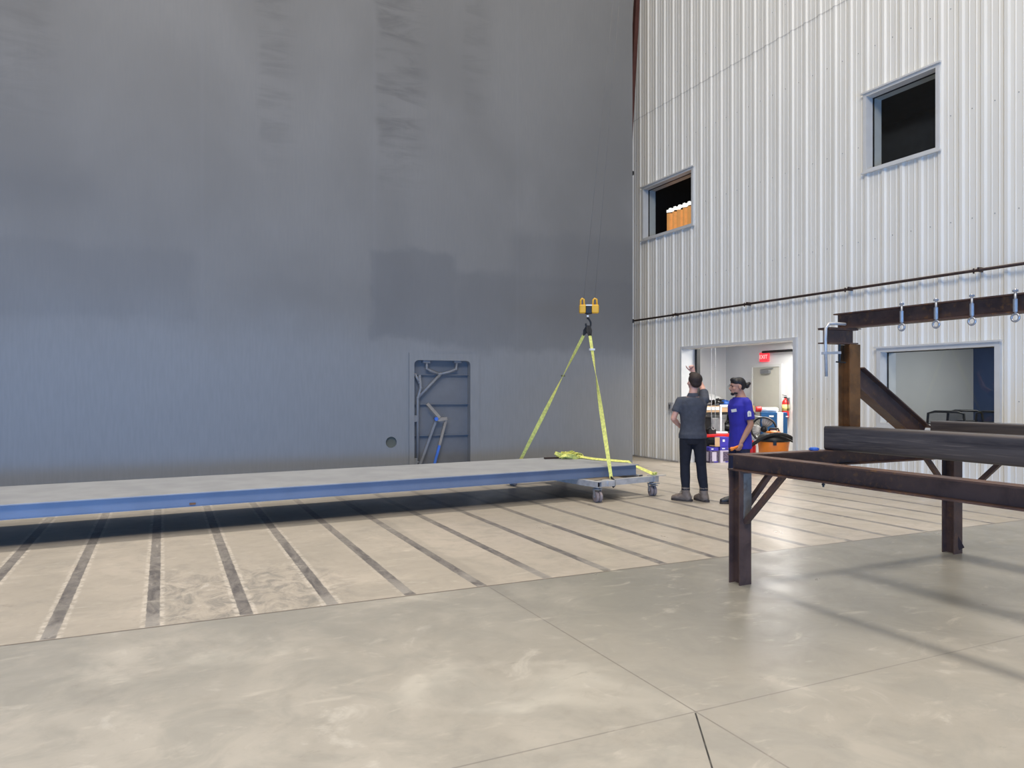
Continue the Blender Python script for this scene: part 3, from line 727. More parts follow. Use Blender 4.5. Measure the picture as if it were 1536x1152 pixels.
# ================================================================= MEETING ROOM CHAIRS
def office_chair(loc, rz, label):
    t = thing('office_chair', label, 'chair', loc, rz, 'black mesh chairs in the meeting room')
    m = MB(); n = 10
    out = [(-.25, .64), (-.27, .9), (-.25, 1.17), (-.15, 1.20), (.15, 1.20), (.25, 1.17), (.27, .9), (.25, .64)]
    m.tube([(x, -.22 - .05 * (1 - (x / .27) ** 2), z) for x, z in out], .02, 8, closed=True)
    m.tube([(-.26, -.235, .98), (-.12, -.27, 1.03), (.12, -.27, 1.03), (.26, -.235, .98)], .012, 8)
    m.build('back_frame', 'dark', t, smooth=True)
    g = MB(); rows = []
    for z in (.65, .9, 1.18):
        rows.append([g.b.verts.new((x, -.22 - .05 * (1 - (x / .27) ** 2), z)) for x in [-.25 + .5 * i / n for i in range(n + 1)]])
    for A, B in zip(rows, rows[1:]):
        for i in range(n): g.b.faces.new([A[i], A[i + 1], B[i + 1], B[i]])
    g.build('backrest_mesh', 'guard', t)
    MB().box(-.25, .25, -.20, .27, .46, .54).build('seat', 'mesh', t, bevel=.03)
    for s in (-1, 1): MB().tube([(s * .26, -.1, .50), (s * .31, -.1, .55), (s * .31, -.08, .72), (s * .31, .16, .72)], .018, 8).build('armrest', 'dark', t, smooth=True)
    MB().tube([(0, 0, .46), (0, 0, .12)], .03, 10).build('gas_column', 'dark', t)
    b = MB()
    for k in range(5):
        a = k * 2 * PI / 5; b.tube([(0, 0, .12), (.28 * math.cos(a), .28 * math.sin(a), .07)], .02, 8)
        b.ell((.28 * math.cos(a), .28 * math.sin(a), .035), (.035, .035, .035), seg=10)
    b.build('star_base', 'dark', t, smooth=True)
    MB().bar((0, -.12, .48), (0, -.25, .75), .05, .02).build('back_bracket', 'dark', t)
    return t
ch0 = office_chair((11.62, 7.92, 0), math.radians(-60), 'black mesh office chair, nearest the left side of the meeting room window')
dup(ch0, (12.45, 8.22, 0), math.radians(-45), 'black mesh office chair in the middle, partly behind the other two')
dup(ch0, (12.30, 7.52, 0), math.radians(-70), 'black mesh office chair against the navy blue wall')
mt_ = thing('meeting_table', 'pale meeting table top between the black mesh chairs', 'table', (12.0, 6.4, 0))
MB().box(-.6, .6, -.5, .35, .70, .74).build('tabletop', 'paint2', mt_, bevel=.01)
for sx in (-.5, .5):
    for sy in (-.42, .27): MB().box(sx - .025, sx + .025, sy - .025, sy + .025, 0, .70).build('leg', 'dark', mt_)

# ================================================================= STEEL PLATFORM
PA = math.radians(4.4)
pl = thing('steel_platform', 'long flat blue-grey steel platform resting on the wheeled dolly', 'platform', (6.36, 9.08, 0), PA)
L = 10.5; Wd = 1.62; ZT, ZB = .452, .296
MB().box(-L, 0, 0, Wd, ZT - .014, ZT).build('deck_plate', 'deck', pl, bevel=.003)
def channel(y, s):
    m = MB(); m.box(-L + .02, -.015, y, y + s * .008, ZB, ZT - .014)
    m.box(-L + .02, -.015, y, y - s * .012, ZB, ZB + .007)
    m.box(-L + .02, -.015, y, y + s * .055, ZB, ZB + .008); return m.build('side_channel', 'channel', pl)
channel(.055, 1); channel(Wd - .055, -1)
MB().box(-.06, -.045, .06, Wd - .06, ZB, ZT - .014).build('end_channel', 'channel', pl)
for k in range(1, 10):
    MB().box(-k * 1.1 - .004, -k * 1.1 + .004, .07, Wd - .07, ZB + .02, ZT - .014).build('cross_rib', 'channel', pl)
MB().box(-6.12, -6.06, .035, .055, ZB + .02, ZB + .04).build('weld_tab', 'rust2', pl)
MB().box(-L + .3, -L + .5, .1, Wd - .1, 0, ZB).build('support_block', 'rust', pl)

# ---- dolly
dl = thing('wheeled_dolly', 'low galvanised tube dolly carrying the end of the steel platform', 'dolly', (5.40, 8.66, 0), math.radians(8))
DZ0, DZ1 = .212, .292
def tubebox(m, x0, x1, y0, y1): m.box(x0, x1, y0, y1, DZ0, DZ1)
def rect_tube(p0, p1, w_, h_, name, t=.006):
    m = MB(); P0_, P1_ = V(p0), V(p1)
    for off, ww, hh in (((0, h_ / 2 - t / 2), w_, t), ((0, -h_ / 2 + t / 2), w_, t), ((w_ / 2 - t / 2, 0), t, h_ - 2 * t), ((-w_ / 2 + t / 2, 0), t, h_ - 2 * t)):
        m.bar(P0_, P1_, ww, hh, off=off)
    d = (P1_ - P0_).normalized() * .05
    o = m.build(name, 'galv', dl)
    MB().bar(P0_ + d, P1_ - d, w_ - 2 * t - .001, h_ - 2 * t - .001).build('tube_hollow', 'hole', o)
    return o
zc = (DZ0 + DZ1) / 2
rect_tube((.0, -.02, zc), (.0, 2.35, zc), .08, .08, 'frame_tube')
rect_tube((1.06, .30, zc), (1.06, 2.35, zc), .08, .08, 'frame_tube')
rect_tube((.041, .07, zc), (.22, .07, zc), .08, .08, 'frame_tube')
rect_tube((.26, .11, zc), (1.20, .11, zc), .08, .08, 'frame_tube')
rect_tube((.041, 2.25, zc), (1.019, 2.25, zc), .08, .08, 'frame_tube')
MB().box(.18, .30, .005, .15, DZ0 - .002, DZ1 + .002).build('corner_sleeve', 'galv', dl, bevel=.004)
MB().box(1.08, 1.16, .03, .19, DZ0 - .002, DZ1 + .003).build('corner_sleeve', 'zinc', dl, bevel=.004)
MB().box(.04, .60, .16, .50, DZ1 - .008, DZ1 + .002).build('plywood_pad', 'ply', dl)
MB().box(.62, 1.02, .6, 2.2, DZ1 - .008, DZ1 + .002).build('plywood_pad', 'ply', dl)
def caster(x, y, rz, pedal=False):
    c = MB(); m = Matrix.Translation((x, y, 0)) @ Matrix.Rotation(rz, 4, 'Z')
    c.box(-.05, .05, -.045, .045, DZ0 - .010, DZ0 - .001, m)
    c.lathe([(.03, .182), (.035, .194)], (x, y, 0))
    for s in (-1, 1):
        a = m @ V((0, s * .052, .185)); b = m @ V((.035, s * .052, .075)); c.bar(a, b, .045, .005, up=m.to_3x3() @ V((0, 1, 0)))
    c.box(-.04, .05, -.055, .055, .172, .183, m)
    o = c.build('caster_fork', 'zinc', dl)
    for s in (-1, 1):
        w_ = MB().lathe([(.045, -.021), (.068, -.021), (.075, -.014), (.075, .014), (.068, .021), (.045, .021), (.03, .015)], m @ V((.035, s * .025, .075)), m.to_3x3() @ V((0, 1, 0)), 24).build('wheel', 'wheel', o, smooth=False)
    MB().tube([m @ V((.035, -.06, .075)), m @ V((.035, .06, .075))], .010, 8).build('axle', 'zinc', o)
    if pedal: MB().box(.0, .16, -.04, .04, .16, .168, m).box(.10, .17, -.06, .06, .19, .198, m).build('brake_pedal', 'alu', o)
caster(.045, .10, math.radians(-103)); caster(1.13, .15, math.radians(-112), True); caster(.02, 2.2, math.radians(20)); caster(1.08, 2.2, math.radians(60))
MB().box(1.10, 1.30, .02, .12, DZ1 + .002, DZ1 + .010).build('tow_plate', 'galv', dl)
def dol(x, y, z):
    c, s = math.cos(math.radians(8)), math.sin(math.radians(8)); return V((5.40 + x * c - y * s, 8.66 + x * s + y * c, z))

# ---- hook block and slings
HK = V((5.90, 9.75, 0)); RR = V((CA, -SA, 0)); FF = V((SA, CA, 0))
hkb = thing('hook_block', 'yellow crane hook block hanging above the steel platform', 'hook block', (HK.x, HK.y, 2.80), -YAW)
for s, cx in ((-1, -.098), (1, .095)):
    w_ = .048 if s < 0 else .055
    MB().box(cx - w_, cx + w_, -.06, .06, -.075, .055).build('side_cheek', 'yellow', hkb, bevel=.016)
    MB().tube([(cx - w_ * .6, 0, .04), (cx - w_ * .5, 0, .13), (cx - w_ * .1, 0, .152), (cx + w_ * .45, 0, .14), (cx + w_ * .6, 0, .04)], .014, 8).build('guard_loop', 'yellow', hkb, smooth=True)
MB().box(-.055, .048, -.05, .05, -.085, .035).build('hook_housing', 'dark', hkb, bevel=.012)
MB().box(-.05, .045, -.055, .0, .035, .055).build('name_plate', 'white', hkb)
MB().tube([(-.09, 0, -.0), (.09, 0, -.0)], .045, 14).build('sheave', 'dark', hkb, smooth=True)
MB().box(-.032, -.002, -.022, .012, -.135, -.10).build('swivel_nut', 'white', hkb, bevel=.003)
MB().tube([(-.015, 0, -.08), (-.015, 0, -.16)], .018, 8).tube(smooth_path([(-.012, 0, -.15), (.012, 0, -.18), (.03, 0, -.22), (.025, 0, -.27), (-.01, 0, -.29), (-.04, 0, -.265), (-.045, 0, -.23)], 5), .015, 8).build('hook', 'dark', hkb, smooth=True)
# wire ropes up to the crane, out of frame
TOPZ = 10.6
for nm, off, lab in ((0, -.085, 'left thin wire rope rising from the yellow hook block'), (1, .085, 'right thin wire rope rising from the yellow hook block')):
    a = HK + RR * (off) + V((0, 0, 2.86)); b = HK + RR * (.70 + off * .25) + V((0, 0, TOPZ))
    tag(MB().tube([a, b], .003, 6).build('wire_rope', 'rope', smooth=True), lab, 'rope', 'crane wire ropes')
# slings
HP = V((HK.x, HK.y, 0)) + RR * -.005 + V((0, 0, 2.535))
def sling(name, label, end, black_at_end):
    t = thing(name, label, 'sling', (0, 0, 0), 0, 'yellow lifting slings')
    start = HP.copy(); d = end - start; n = 40
    # black protective eye
    e1 = start + d.normalized() * .17
    side = RR if end.x > 5.5 else (RR * .3 + FF)
    t0 = MB().ribbon([start + RR * .012, start.lerp(e1, .5) + RR * .022, e1], [.04, .045, .05], .012, [RR, RR, side]).ribbon([start - RR * .012, start.lerp(e1, .5) - RR * .022, e1], [.04, .045, .05], .012, [RR, RR, side])
    t0.build('sling_eye', 'sleeve', t)
    pts, wd = [], []
    for i in range(n + 1):
        s = i / n; pts.append(e1.lerp(end, s))
        tw = (math.sin(s * 3.1) * 1.6) + s * s * 3.0
        wd.append(RR * math.cos(tw) + FF * math.sin(tw))
    MB().ribbon(pts, [.045 + .02 * math.sin(i / n * PI) for i in range(n + 1)], .006, wd).build('webbing', 'sling', t)
    return t, e1
E1 = dol(.33, .12, .30)
t, e1 = sling('lifting_sling', 'yellow webbing sling running from hook block to near side of dolly', E1, True)
q = e1.lerp(E1, .105); MB().box(-.04, .04, -.02, .02, -.012, .018).build('sling_tag', 'white', t, loc=q)
# choke wrapped round the tube
MB().tube([E1 + V((-.02, -.02, .03)), E1 + V((.0, -.08, -.02)), E1 + V((.0, -.08, -.09)), E1 + V((.02, -.02, -.115)), E1 + V((.03, .06, -.06)), E1 + V((.02, .04, .0)), E1 + V((0, 0, .02))], .014, 8).build('choke_loop', 'sleeve', t, smooth=True)
E2 = V((5.30, 11.06, .26))
t2, e2 = sling('lifting_sling', 'yellow webbing sling slanting down left behind the platform', E2, False)
q = e2.lerp(E2, .29); MB().box(-.03, .03, -.015, .015, -.012, .012).build('sling_tag', 'slingdark', t2, loc=q)
MB().tube([E2 + V((-.04, 0, .03)), E2 + V((-.045, .0, -.09)), E2 + V((.06, 0, -.09)), E2 + V((.05, 0, .03))], .014, 8, closed=True).build('choke_loop', 'sleeve', t2, smooth=True)

# loose strap heaped on the deck and hooked to the dolly corner
ls = thing('loose_strap', 'yellow strap heaped on the platform end and pulled to the dolly corner', 'strap', (0, 0, 0))
def plat(x, y, z=ZT):
    c, s = math.cos(PA), math.sin(PA); return V((6.36 + x * c - y * s, 9.08 + x * s + y * c, z))
hc = plat(-.36, 1.30)
m = MB(); random.seed(11)
for i in range(7):
    a = random.uniform(0, PI); r1 = random.uniform(.10, .22); r2 = random.uniform(.06, .12); c = hc + V((random.uniform(-.06, .06), random.uniform(-.06, .06), .03 + random.uniform(0, .045)))
    pts, wd = [], []
    for k in range(15):
        b = 2 * PI * k / 14 * .85
        q = V((r1 * math.cos(b), r2 * math.sin(b), .02 * math.sin(b * 2 + i))); q.rotate(Euler((0, 0, a))); pts.append(c + q)
        wd.append(V((math.cos(b * 1.3 + i), math.sin(b * 1.1), 1.1)))
    m.ribbon(pts, .055, .006, wd)
m.build('strap_bundle', 'sling', ls)
pe = plat(.03, .55, ZT + .012); pd = dol(1.14, .10, DZ1 + .02)
path = [hc + V((.12, -.05, .02)), plat(-.25, 1.0, ZT + .012), plat(-.10, .75, ZT + .010), pe, pe + (pd - pe) * .12 + V((0, 0, -.01)), pe.lerp(pd, .55) + V((0, 0, -.01)), pd]
# run nearly straight over the deck end
path = [hc + V((.14, -.08, .03)), hc.lerp(plat(-.05, .42), .5) + V((0, 0, .020)), plat(-.06, .34, ZT + .020), plat(.01, .26, ZT + .018), plat(.03, .235, ZT - .015), plat(.03, .235, ZT - .015).lerp(pd, .5), pd]
MB().ribbon(path, .05, .006, [V((.5, .7, .3)), V((.5, .7, .45)), V((.5, .8, .5)), V((.4, .8, .5)), V((.3, .9, .5)), V((.2, .8, .6)), V((.2, .8, .6))]).build('strap_run', 'sling', ls)
MB().tube([pd + V((-.03, 0, .02)), pd + V((.02, .02, -.02)), pd + V((.04, 0, .02)), pd + V((0, -.03, .03))], .014, 8, closed=True).build('hook_end', 'sling', ls, smooth=True)
pk = plat(-.62, 1.36, ZT)
MB().bar(pk + V((-.16, .02, .014)), pk + V((.12, 0, .014)), .05, .02).build('strap_tail', 'hole', ls)

# ================================================================= RUSTY STEEL FRAME
X1, X2, YR, YN = 4.185, 6.80, 4.585, 1.30
LH = .905; BH = .13; BW = .12; BT = LH + BH
tf = thing('steel_work_frame', 'large rusty steel table frame of wide flange beams on four legs', 'steel frame', (X1, YR, 0))
def tp_(mb, name, mat, **k):
    o = mb.build(name, mat, tf, **k); o.location = (-X1, -YR, 0); return o
def hleg(x, y):
    # flanges face -Y / +Y
    m = MB(); h = LH; hw = .060
    m.box(x - hw, x + hw, y - .062, y - .052, 0, h).box(x - hw, x + hw, y + .052, y + .062, 0, h).box(x - .005, x + .005, y - .052, y + .052, 0, h)
    o = tp_(m, 'leg', 'rust')
    return o
for x, y in ((X1, YR), (X2, YR), (X1, YN), (X2, YN)): hleg(x, y)
# ground plates on first leg and a bent tab on the second
tp_(MB().box(X1 - .02, X1 + .061, YR - .064, YR - .062, .50, LH - .02), 'cleaned_patch', 'bare')
tp_(MB().bar((X2 - .02, YR - .045, .16), (X2 + .03, YR - .075, .05), .012, .05), 'weld_tab', 'hole')
zc_ = LH + BH / 2
tp_(MB().ibeam((X1, YR + .075, zc_), (X1, YN - .075, zc_), BW, BH), 'frame_beam', 'rust')
tp_(MB().ibeam((X2, YR + .075, zc_), (X2, YN - .075, zc_), BW, BH), 'frame_beam', 'rust')
tp_(MB().ibeam((X1 + BW / 2 + .001, YR, zc_), (X2 - BW / 2 - .001, YR, zc_), BW, BH), 'frame_beam', 'rust')
tp_(MB().ibeam((X1 + BW / 2 + .001, YN, zc_), (X2 - BW / 2 - .001, YN, zc_), BW, BH), 'frame_beam', 'rust')
def brace(a, b): tp_(MB().bar(a, b, .040, .040), 'brace', 'rust')
for x, sx in ((X1, 1), (X2, -1)):
    for y, sy in ((YR, -1), (YN, 1)):
        brace((x, y + sy * .065, .50), (x, y + sy * .46, LH + .005)); brace((x + sx * .062, y, .60), (x + sx * .365, y, LH + .005))
tp_(MB().lathe([(.007, -.035), (.007, 0)], (X1, 3.757, LH)).lathe([(.013, -.022), (.013, -.012)], (X1, 3.757, LH), seg=6), 'hanging_bolt', 'dark')

# post with big diagonal brace and cap beam on the frame
POSTX = 5.42
up_ = thing('support_post', 'rusty upright post with thick diagonal brace standing on the steel frame', 'post', (POSTX, YR, BT))
def up2(mb, name, mat, **k): return mb.build(name, mat, up_, **k)
PH = 1.945 - BT
up2(MB().box(-.062, .062, -.062, -.051, 0, PH).box(-.062, .062, .051, .062, 0, PH).box(-.005, .005, -.051, .051, 0, PH), 'post_column', 'rust2')
dA, dB = V((.085, 0, .80)), V((.98, 0, .05))
dd = (dB - dA).normalized()
up2(MB().ibeam((.07, 0, .635), (.95, 0, .095), .12, .185), 'diagonal_brace', 'rust')
CB0 = PH; up2(MB().ibeam((-.31, 0, PH + .067), (.04, 0, PH + .067), .12, .13), 'cap_beam', 'rust')
up2(MB().box(-.31, .075, -.062, .062, PH + .133, PH + .139), 'cap_plate', 'rust')
# overhead beam
OBZ = BT + PH + .140
ob = MB().ibeam((POSTX - .02, YR + .10, OBZ + .068), (POSTX - .02, 1.0, OBZ + .068), .12, .135)
tag(ob.build('overhead_beam', 'rust'), 'rusty wide flange beam carried level on top of the upright post', 'beam')
# C clamp
cl = thing('c_clamp', 'grey C-clamp gripping the left end of the cap beam', 'clamp', (POSTX - .30, YR - .04, OBZ))
cl2 = MB(); xx = -.04
cl2.tube([(.18, -.02, .030), (.06, -.02, .032), (-.015, -.02, .026), (-.05, -.02, -.01), (-.055, -.02, -.10), (-.045, -.02, -.42)], .013, 8)
cl2.build('clamp_bar', 'galv', cl, smooth=True)
MB().bar((-.09, -.02, -.225), (.12, -.02, -.215), .022, .022).build('sliding_jaw', 'galv', cl)
MB().tube([(.11, -.02, -.30), (.11, -.02, -.145)], .010, 8).build('screw', 'dark', cl)
MB().tube([(.07, -.02, -.295), (.15, -.05, -.30)], .007, 6).build('tommy_bar', 'dark', cl)
# eye bolts
def eye_bolt(y, lab):
    xx = POSTX - .02 - .070
    t = thing('eye_bolt', lab, 'eye bolt', (xx, y, OBZ), 0, 'chrome eye bolts on the overhead beam')
    MB().tube([(0, 0, -.01), (0, 0, .165)], .009, 8).build('bolt_shank', 'zinc', t, smooth=True)
    MB().lathe([(.015, .005), (.015, .095)], (0, 0, 0), seg=12).build('sleeve_nut', 'zinc', t)
    MB().lathe([(.019, .145), (.019, .158)], (0, 0, 0), seg=6).build('top_nut', 'zinc', t)
    MB().tube([(0, .026 * math.cos(a), -.034 + .026 * math.sin(a)) for a in [2 * PI * k / 16 for k in range(16)]], .008, 8, closed=True).build('eye_ring', 'zinc', t, smooth=True)
    return t
eye_bolt(4.01, 'chrome eye bolt on the overhead beam nearest the upright post')
eye_bolt(3.72, 'chrome eye bolt on the overhead beam, second from the upright post')
eye_bolt(3.444, 'chrome eye bolt on the overhead beam, third from the upright post')
eye_bolt(3.14, 'chrome eye bolt on the overhead beam farthest from the upright post')
# square tubes on the frame
def sqtube(name, lab, x, w_, h_, y0, y1, skew=0):
    t = thing(name, lab, 'steel tube', (x, y0, BT + .001), skew, 'square tubes lying on the steel frame')
    o = rrect(-w_ / 2, w_ / 2, 0, h_, .022, 4); i = rrect(-w_ / 2 + .009, w_ / 2 - .009, .009, h_ - .009, .014, 4)
    n = len(o); Ly = y1 - y0; m = MB(); r = []
    for lp, yy in ((o, 0), (o, Ly), (i, Ly), (i, 0)): r.append([m.b.verts.new((a, yy, b)) for a, b in lp])
    for A, B in ((0, 1), (1, 2), (2, 3), (3, 0)):
        for k in range(n): m.b.faces.new([r[A][k], r[A][(k + 1) % n], r[B][(k + 1) % n], r[B][k]])
    m.build('tube_wall', 'scale', t); return t
sqtube('square_tube', 'long dark square steel tube lying across the near side of the frame', 5.255, .205, .203, 1.15, 4.62)
sqtube('square_tube', 'dark square steel tube behind the longer one, before the meeting room window', 6.64, .205, .222, 1.15, 4.62)
# blue cap on the rear beam
bt = MB().lathe([(.035, 0), (.038, .01), (.036, .022), (.02, .026)], (0, 0, 0)).box(-.05, .05, -.012, .012, .004, .016)
tag(bt.build('tape_roll', 'bluetape', smooth=False, loc=(5.02, YR + .02, BT + .001)), 'small flat blue tape roll on the rear rusty beam beside the square tube', 'tape roll')

# ================================================================= PEOPLE
def remeshed(mb, name, mat, parent, voxel=.009, smooth_it=3):
    bmesh.ops.recalc_face_normals(mb.b, faces=mb.b.faces)
    me = bpy.data.meshes.new('tmp'); mb.b.to_mesh(me); mb.b.free()
    o = bpy.data.objects.new('tmp', me); C.objects.link(o)
    r = o.modifiers.new('r', 'REMESH'); r.mode = 'VOXEL'; r.voxel_size = voxel
    if smooth_it:
        s = o.modifiers.new('s', 'SMOOTH'); s.iterations = smooth_it; s.factor = .5
    dg = bpy.context.evaluated_depsgraph_get(); dg.update()
    ev = o.evaluated_get(dg); nm = bpy.data.meshes.new_from_object(ev)
    bpy.data.objects.remove(o); nm.name = name; nm.materials.clear(); nm.materials.append(M[mat])
    for f in nm.polygons: f.use_smooth = True
    ob = bpy.data.objects.new(name, nm); C.objects.link(ob); ob.parent = parent; return ob

def hand(mb, wrist, d, n, side, curl=.5, size=1.0, spread=.1):
    """wrist point, d = direction to fingers, n = palm normal (palm faces n), side = +1 thumb on cross(d,n) side"""
    d = V(d).normalized(); n = V(n); n = (n - d * n.dot(d)).normalized(); c = d.cross(n) * side; s = size
    wrist = V(wrist)
    # palm
    for a, b in ((-.026, .03), (-.009, .034), (.009, .034), (.026, .03)):
        mb.tube([wrist + c * a * .6 * s, wrist + (d * .085 + c * a) * s], [.014 * s, .012 * s], 8)
        mb.ell(wrist + (d * .085 + c * a) * s, (.0115 * s,) * 3, seg=8)
    mb.ell(wrist + d * .045 * s, (.03 * s, .03 * s, .03 * s), seg=10)
    for a, ln in ((.028, .070), (.0095, .080), (-.0095, .074), (-.028, .058)):
        p = wrist + (d * .085 + c * a) * s; ang = curl * .7; pts = [p]
        dirv = d + c * a * spread * 1.5
        for k, f in enumerate((.45, .32, .25)):
            ang_k = ang * (k + 1); q = (dirv.normalized() * math.cos(ang_k) + n * math.sin(ang_k)) * ln * f * s; pts.append(pts[-1] + q)
        mb.limb(pts, [.0095 * s, .009 * s, .0083 * s, .0075 * s], 8)
    p = wrist + (d * .025 + c * .026) * s
    mb.limb([p, p + (d * .03 + c * .026 + n * .008) * s, p + (d * .06 + c * .034 + n * .022 * (1 + curl)) * s, p + (d * .082 + c * .03 + n * .034 * (1 + curl)) * s], [.013 * s, .0115 * s, .010 * s, .0085 * s], 8)

def foot(mb, ankle, yaw, infl=0, boot=False):
    a = V(ankle); f = V((-math.sin(yaw), math.cos(yaw), 0)); z0 = .012
    r = .045 + infl
    mb.limb([a, V((a.x, a.y, .065)) - f * .02], [r * .95, r], 14)
    mb.limb([V((a.x, a.y, .05)) - f * .035, V((a.x, a.y, .055)) + f * .05, V((a.x, a.y, .045)) + f * .13, V((a.x, a.y, .038)) + f * .175], [.040 + infl, .043 + infl, .040 + infl * .6, .030 + infl * .5], 14)

def head(mb, c, yaw, pitch=0, s=1.0):
    R = Euler((pitch, 0, yaw)); c = V(c)
    def w(x, y, z): v = V((x * s, y * s, z * s)); v.rotate(R); return c + v
    mb.ell(w(0, -.012, .025), (.074 * s, .092 * s, .088 * s), R, 20)      # cranium
    mb.ell(w(0, .018, -.035), (.060 * s, .068 * s, .078 * s), R, 18)      # face
    mb.ell(w(0, .045, -.085), (.036 * s, .034 * s, .030 * s), R, 14)      # chin
    mb.ell(w(0, .072, .018), (.046 * s, .018 * s, .014 * s), R, 12)       # brow
    mb.limb([w(0, .080, .005), w(0, .100, -.030)], [.009 * s, .014 * s], 10)  # nose
    mb.ell(w(-.012, .088, -.034), (.009 * s,) * 3, R, 8); mb.ell(w(.012, .088, -.034), (.009 * s,) * 3, R, 8)
    mb.ell(w(0, .078, -.060), (.024 * s, .012 * s, .007 * s), R, 10)      # lips
    mb.ell(w(0, .076, -.068), (.019 * s, .012 * s, .006 * s), R, 10)
    for e in (-1, 1):
        mb.ell(w(e * .076, -.008, -.012), (.010 * s, .020 * s, .030 * s), R, 12)
        mb.ell(w(e * .040, .060, -.030), (.022 * s, .020 * s, .022 * s), R, 10)
    return w, R

def torso_rings(inf=0, hem=.86, top=1.50, s=1.0):
    prof = [(.84, .155, .105, .0), (.90, .165, .115, -.005), (.97, .158, .108, 0), (1.06, .143, .098, .005), (1.16, .150, .105, .01), (1.26, .168, .115, .012), (1.34, .178, .115, .008), (1.385, .160, .100, 0), (1.42, .128, .088, -.008), (1.452, .092, .072, -.010), (1.478, .070, .062, -.010), (1.50, .062, .058, -.008)]
    return [((0, cy, z), rx + inf, ry + inf, 0) for z, rx, ry, cy in prof if hem - .001 <= z <= top + .001]

def person(name, label, loc, rz, skin, sh, P):
    t = thing(name, label, 'person', loc, rz)
    sx = P.get('w', .185)
    # ---- body: one continuous surface
    b = MB()
    b.loft(torso_rings(0, .84, 1.50))
    b.limb([(0, -.01, 1.48), (P['head'][0] * .6, P['head'][1] * .6, 1.56), (P['head'][0], P['head'][1] - .01, P['head'][2] - .07)], [.060, .056, .054])
    w, R = head(b, P['head'], P['hyaw'], P.get('hpitch', 0), P.get('hs', 1.0))
    for side in ('L', 'R'):
        s_, e_, wr = P['arm' + side]
        b.limb([s_, V(s_).lerp(V(e_), .5), e_], [.052, .045, .038]); b.limb([e_, V(e_).lerp(V(wr), .35), wr], [.038, .040, .026])
        hd, hn, sd, cu = P['hand' + side]; hand(b, wr, hd, hn, sd, cu)
        h_, k_, a_ = P['leg' + side]
        b.limb([h_, V(h_).lerp(V(k_), .4), k_], [.085, .075, .054]); b.limb([k_, V(k_).lerp(V(a_), .35), a_], [.054, .056, .036])
        foot(b, a_, P['foot' + side])
    body = remeshed(b, 'body', skin, t, .0075, 2)
    # ---- shirt
    c = MB(); inf = P.get('inf', .016); hem = P['hem']
    rings = [((0, 0, hem), .176 + inf, .128 + inf, 0), ((0, -.002, hem + .06), .176 + inf, .126 + inf, 0)] + [q for q in torso_rings(inf + .006, .84, 1.475) if q[0][2] > hem + .09]
    c.loft(rings)
    for side in ('L', 'R'):
        s_, e_, wr = P['arm' + side]; f = P['sleeve']
        end = V(s_).lerp(V(e_), f)
        c.limb([V(s_) * .55 + V((0, 0, 1.435)) * .45, s_], [.052, .062]); c.limb([s_, V(s_).lerp(V(e_), f * .6)], [.062, .066]); c.tube([V(s_).lerp(V(e_), f * .5), end], [.066, .068], 16)
    remeshed(c, 'shirt', sh, t, .009, 3)
    # ---- trousers
    c = MB(); c.loft([((0, -.005, .80), .13, .105, 0), ((0, -.008, .86), .163, .118, 0), ((0, -.010, .95), .168, .122, 0), ((0, 0, 1.0), .162, .116, 0)])
    for side in ('L', 'R'):
        h_, k_, a_ = P['leg' + side]; a_ = V(a_)
        c.limb([h_, V(h_).lerp(V(k_), .4), k_], [.100, .090, .070]); c.limb([k_, V(k_).lerp(a_, .4), a_ + V((0, 0, .11))], [.070, .070, .058]); c.tube([a_ + V((0, 0, .15)), a_ + V((0, 0, .06))], [.058, .060], 14)
    remeshed(c, 'trousers', P['tr'], t, .009, 3)
    # ---- boots
    for side in ('L', 'R'):
        a_ = V(P['leg' + side][2]); yaw = P['foot' + side]; f = V((-math.sin(yaw), math.cos(yaw), 0))
        c = MB(); foot(c, a_ + V((0, 0, .04)), yaw, .014); c.tube([a_ + V((0, 0, .11)), a_ + V((0, 0, -.02))], [.060, .056], 14)
        bt = remeshed(c, 'boot', P['bt'], t, .008, 1)
        so = MB(); pr = [(-.095, .03), (-.10, 0), (-.085, -.032), (0, -.04), (.12, -.05), (.19, -.035), (.215, 0), (.19, .035), (.12, .05), (0, .04), (-.085, .032)]
        g = V((f.y, -f.x, 0)); lo = [so.b.verts.new(V((a_.x, a_.y, 0)) + f * u + g * v) for u, v in pr]; hi = [so.b.verts.new(v.co + V((0, 0, .03))) for v in lo]
        for k in range(len(pr)): so.b.faces.new([lo[k], lo[(k + 1) % len(pr)], hi[(k + 1) % len(pr)], hi[k]])
        so.b.faces.new(lo[::-1]); so.b.faces.new(hi); so.build('sole', 'sole', bt)
        if P['bt'] == 'boot':
            la = MB()
            for k in range(4):
                q = V((a_.x, a_.y, .10 + k * .022)) + f * (.085 - k * .012); la.bar(q - g * .028, q + g * .028, .008, .008)
            la.build('laces', 'sole', bt)
    return t, w, R

def loc_at(px, t):
    a, b = ray(px); return V((a * t, b * t, 0))
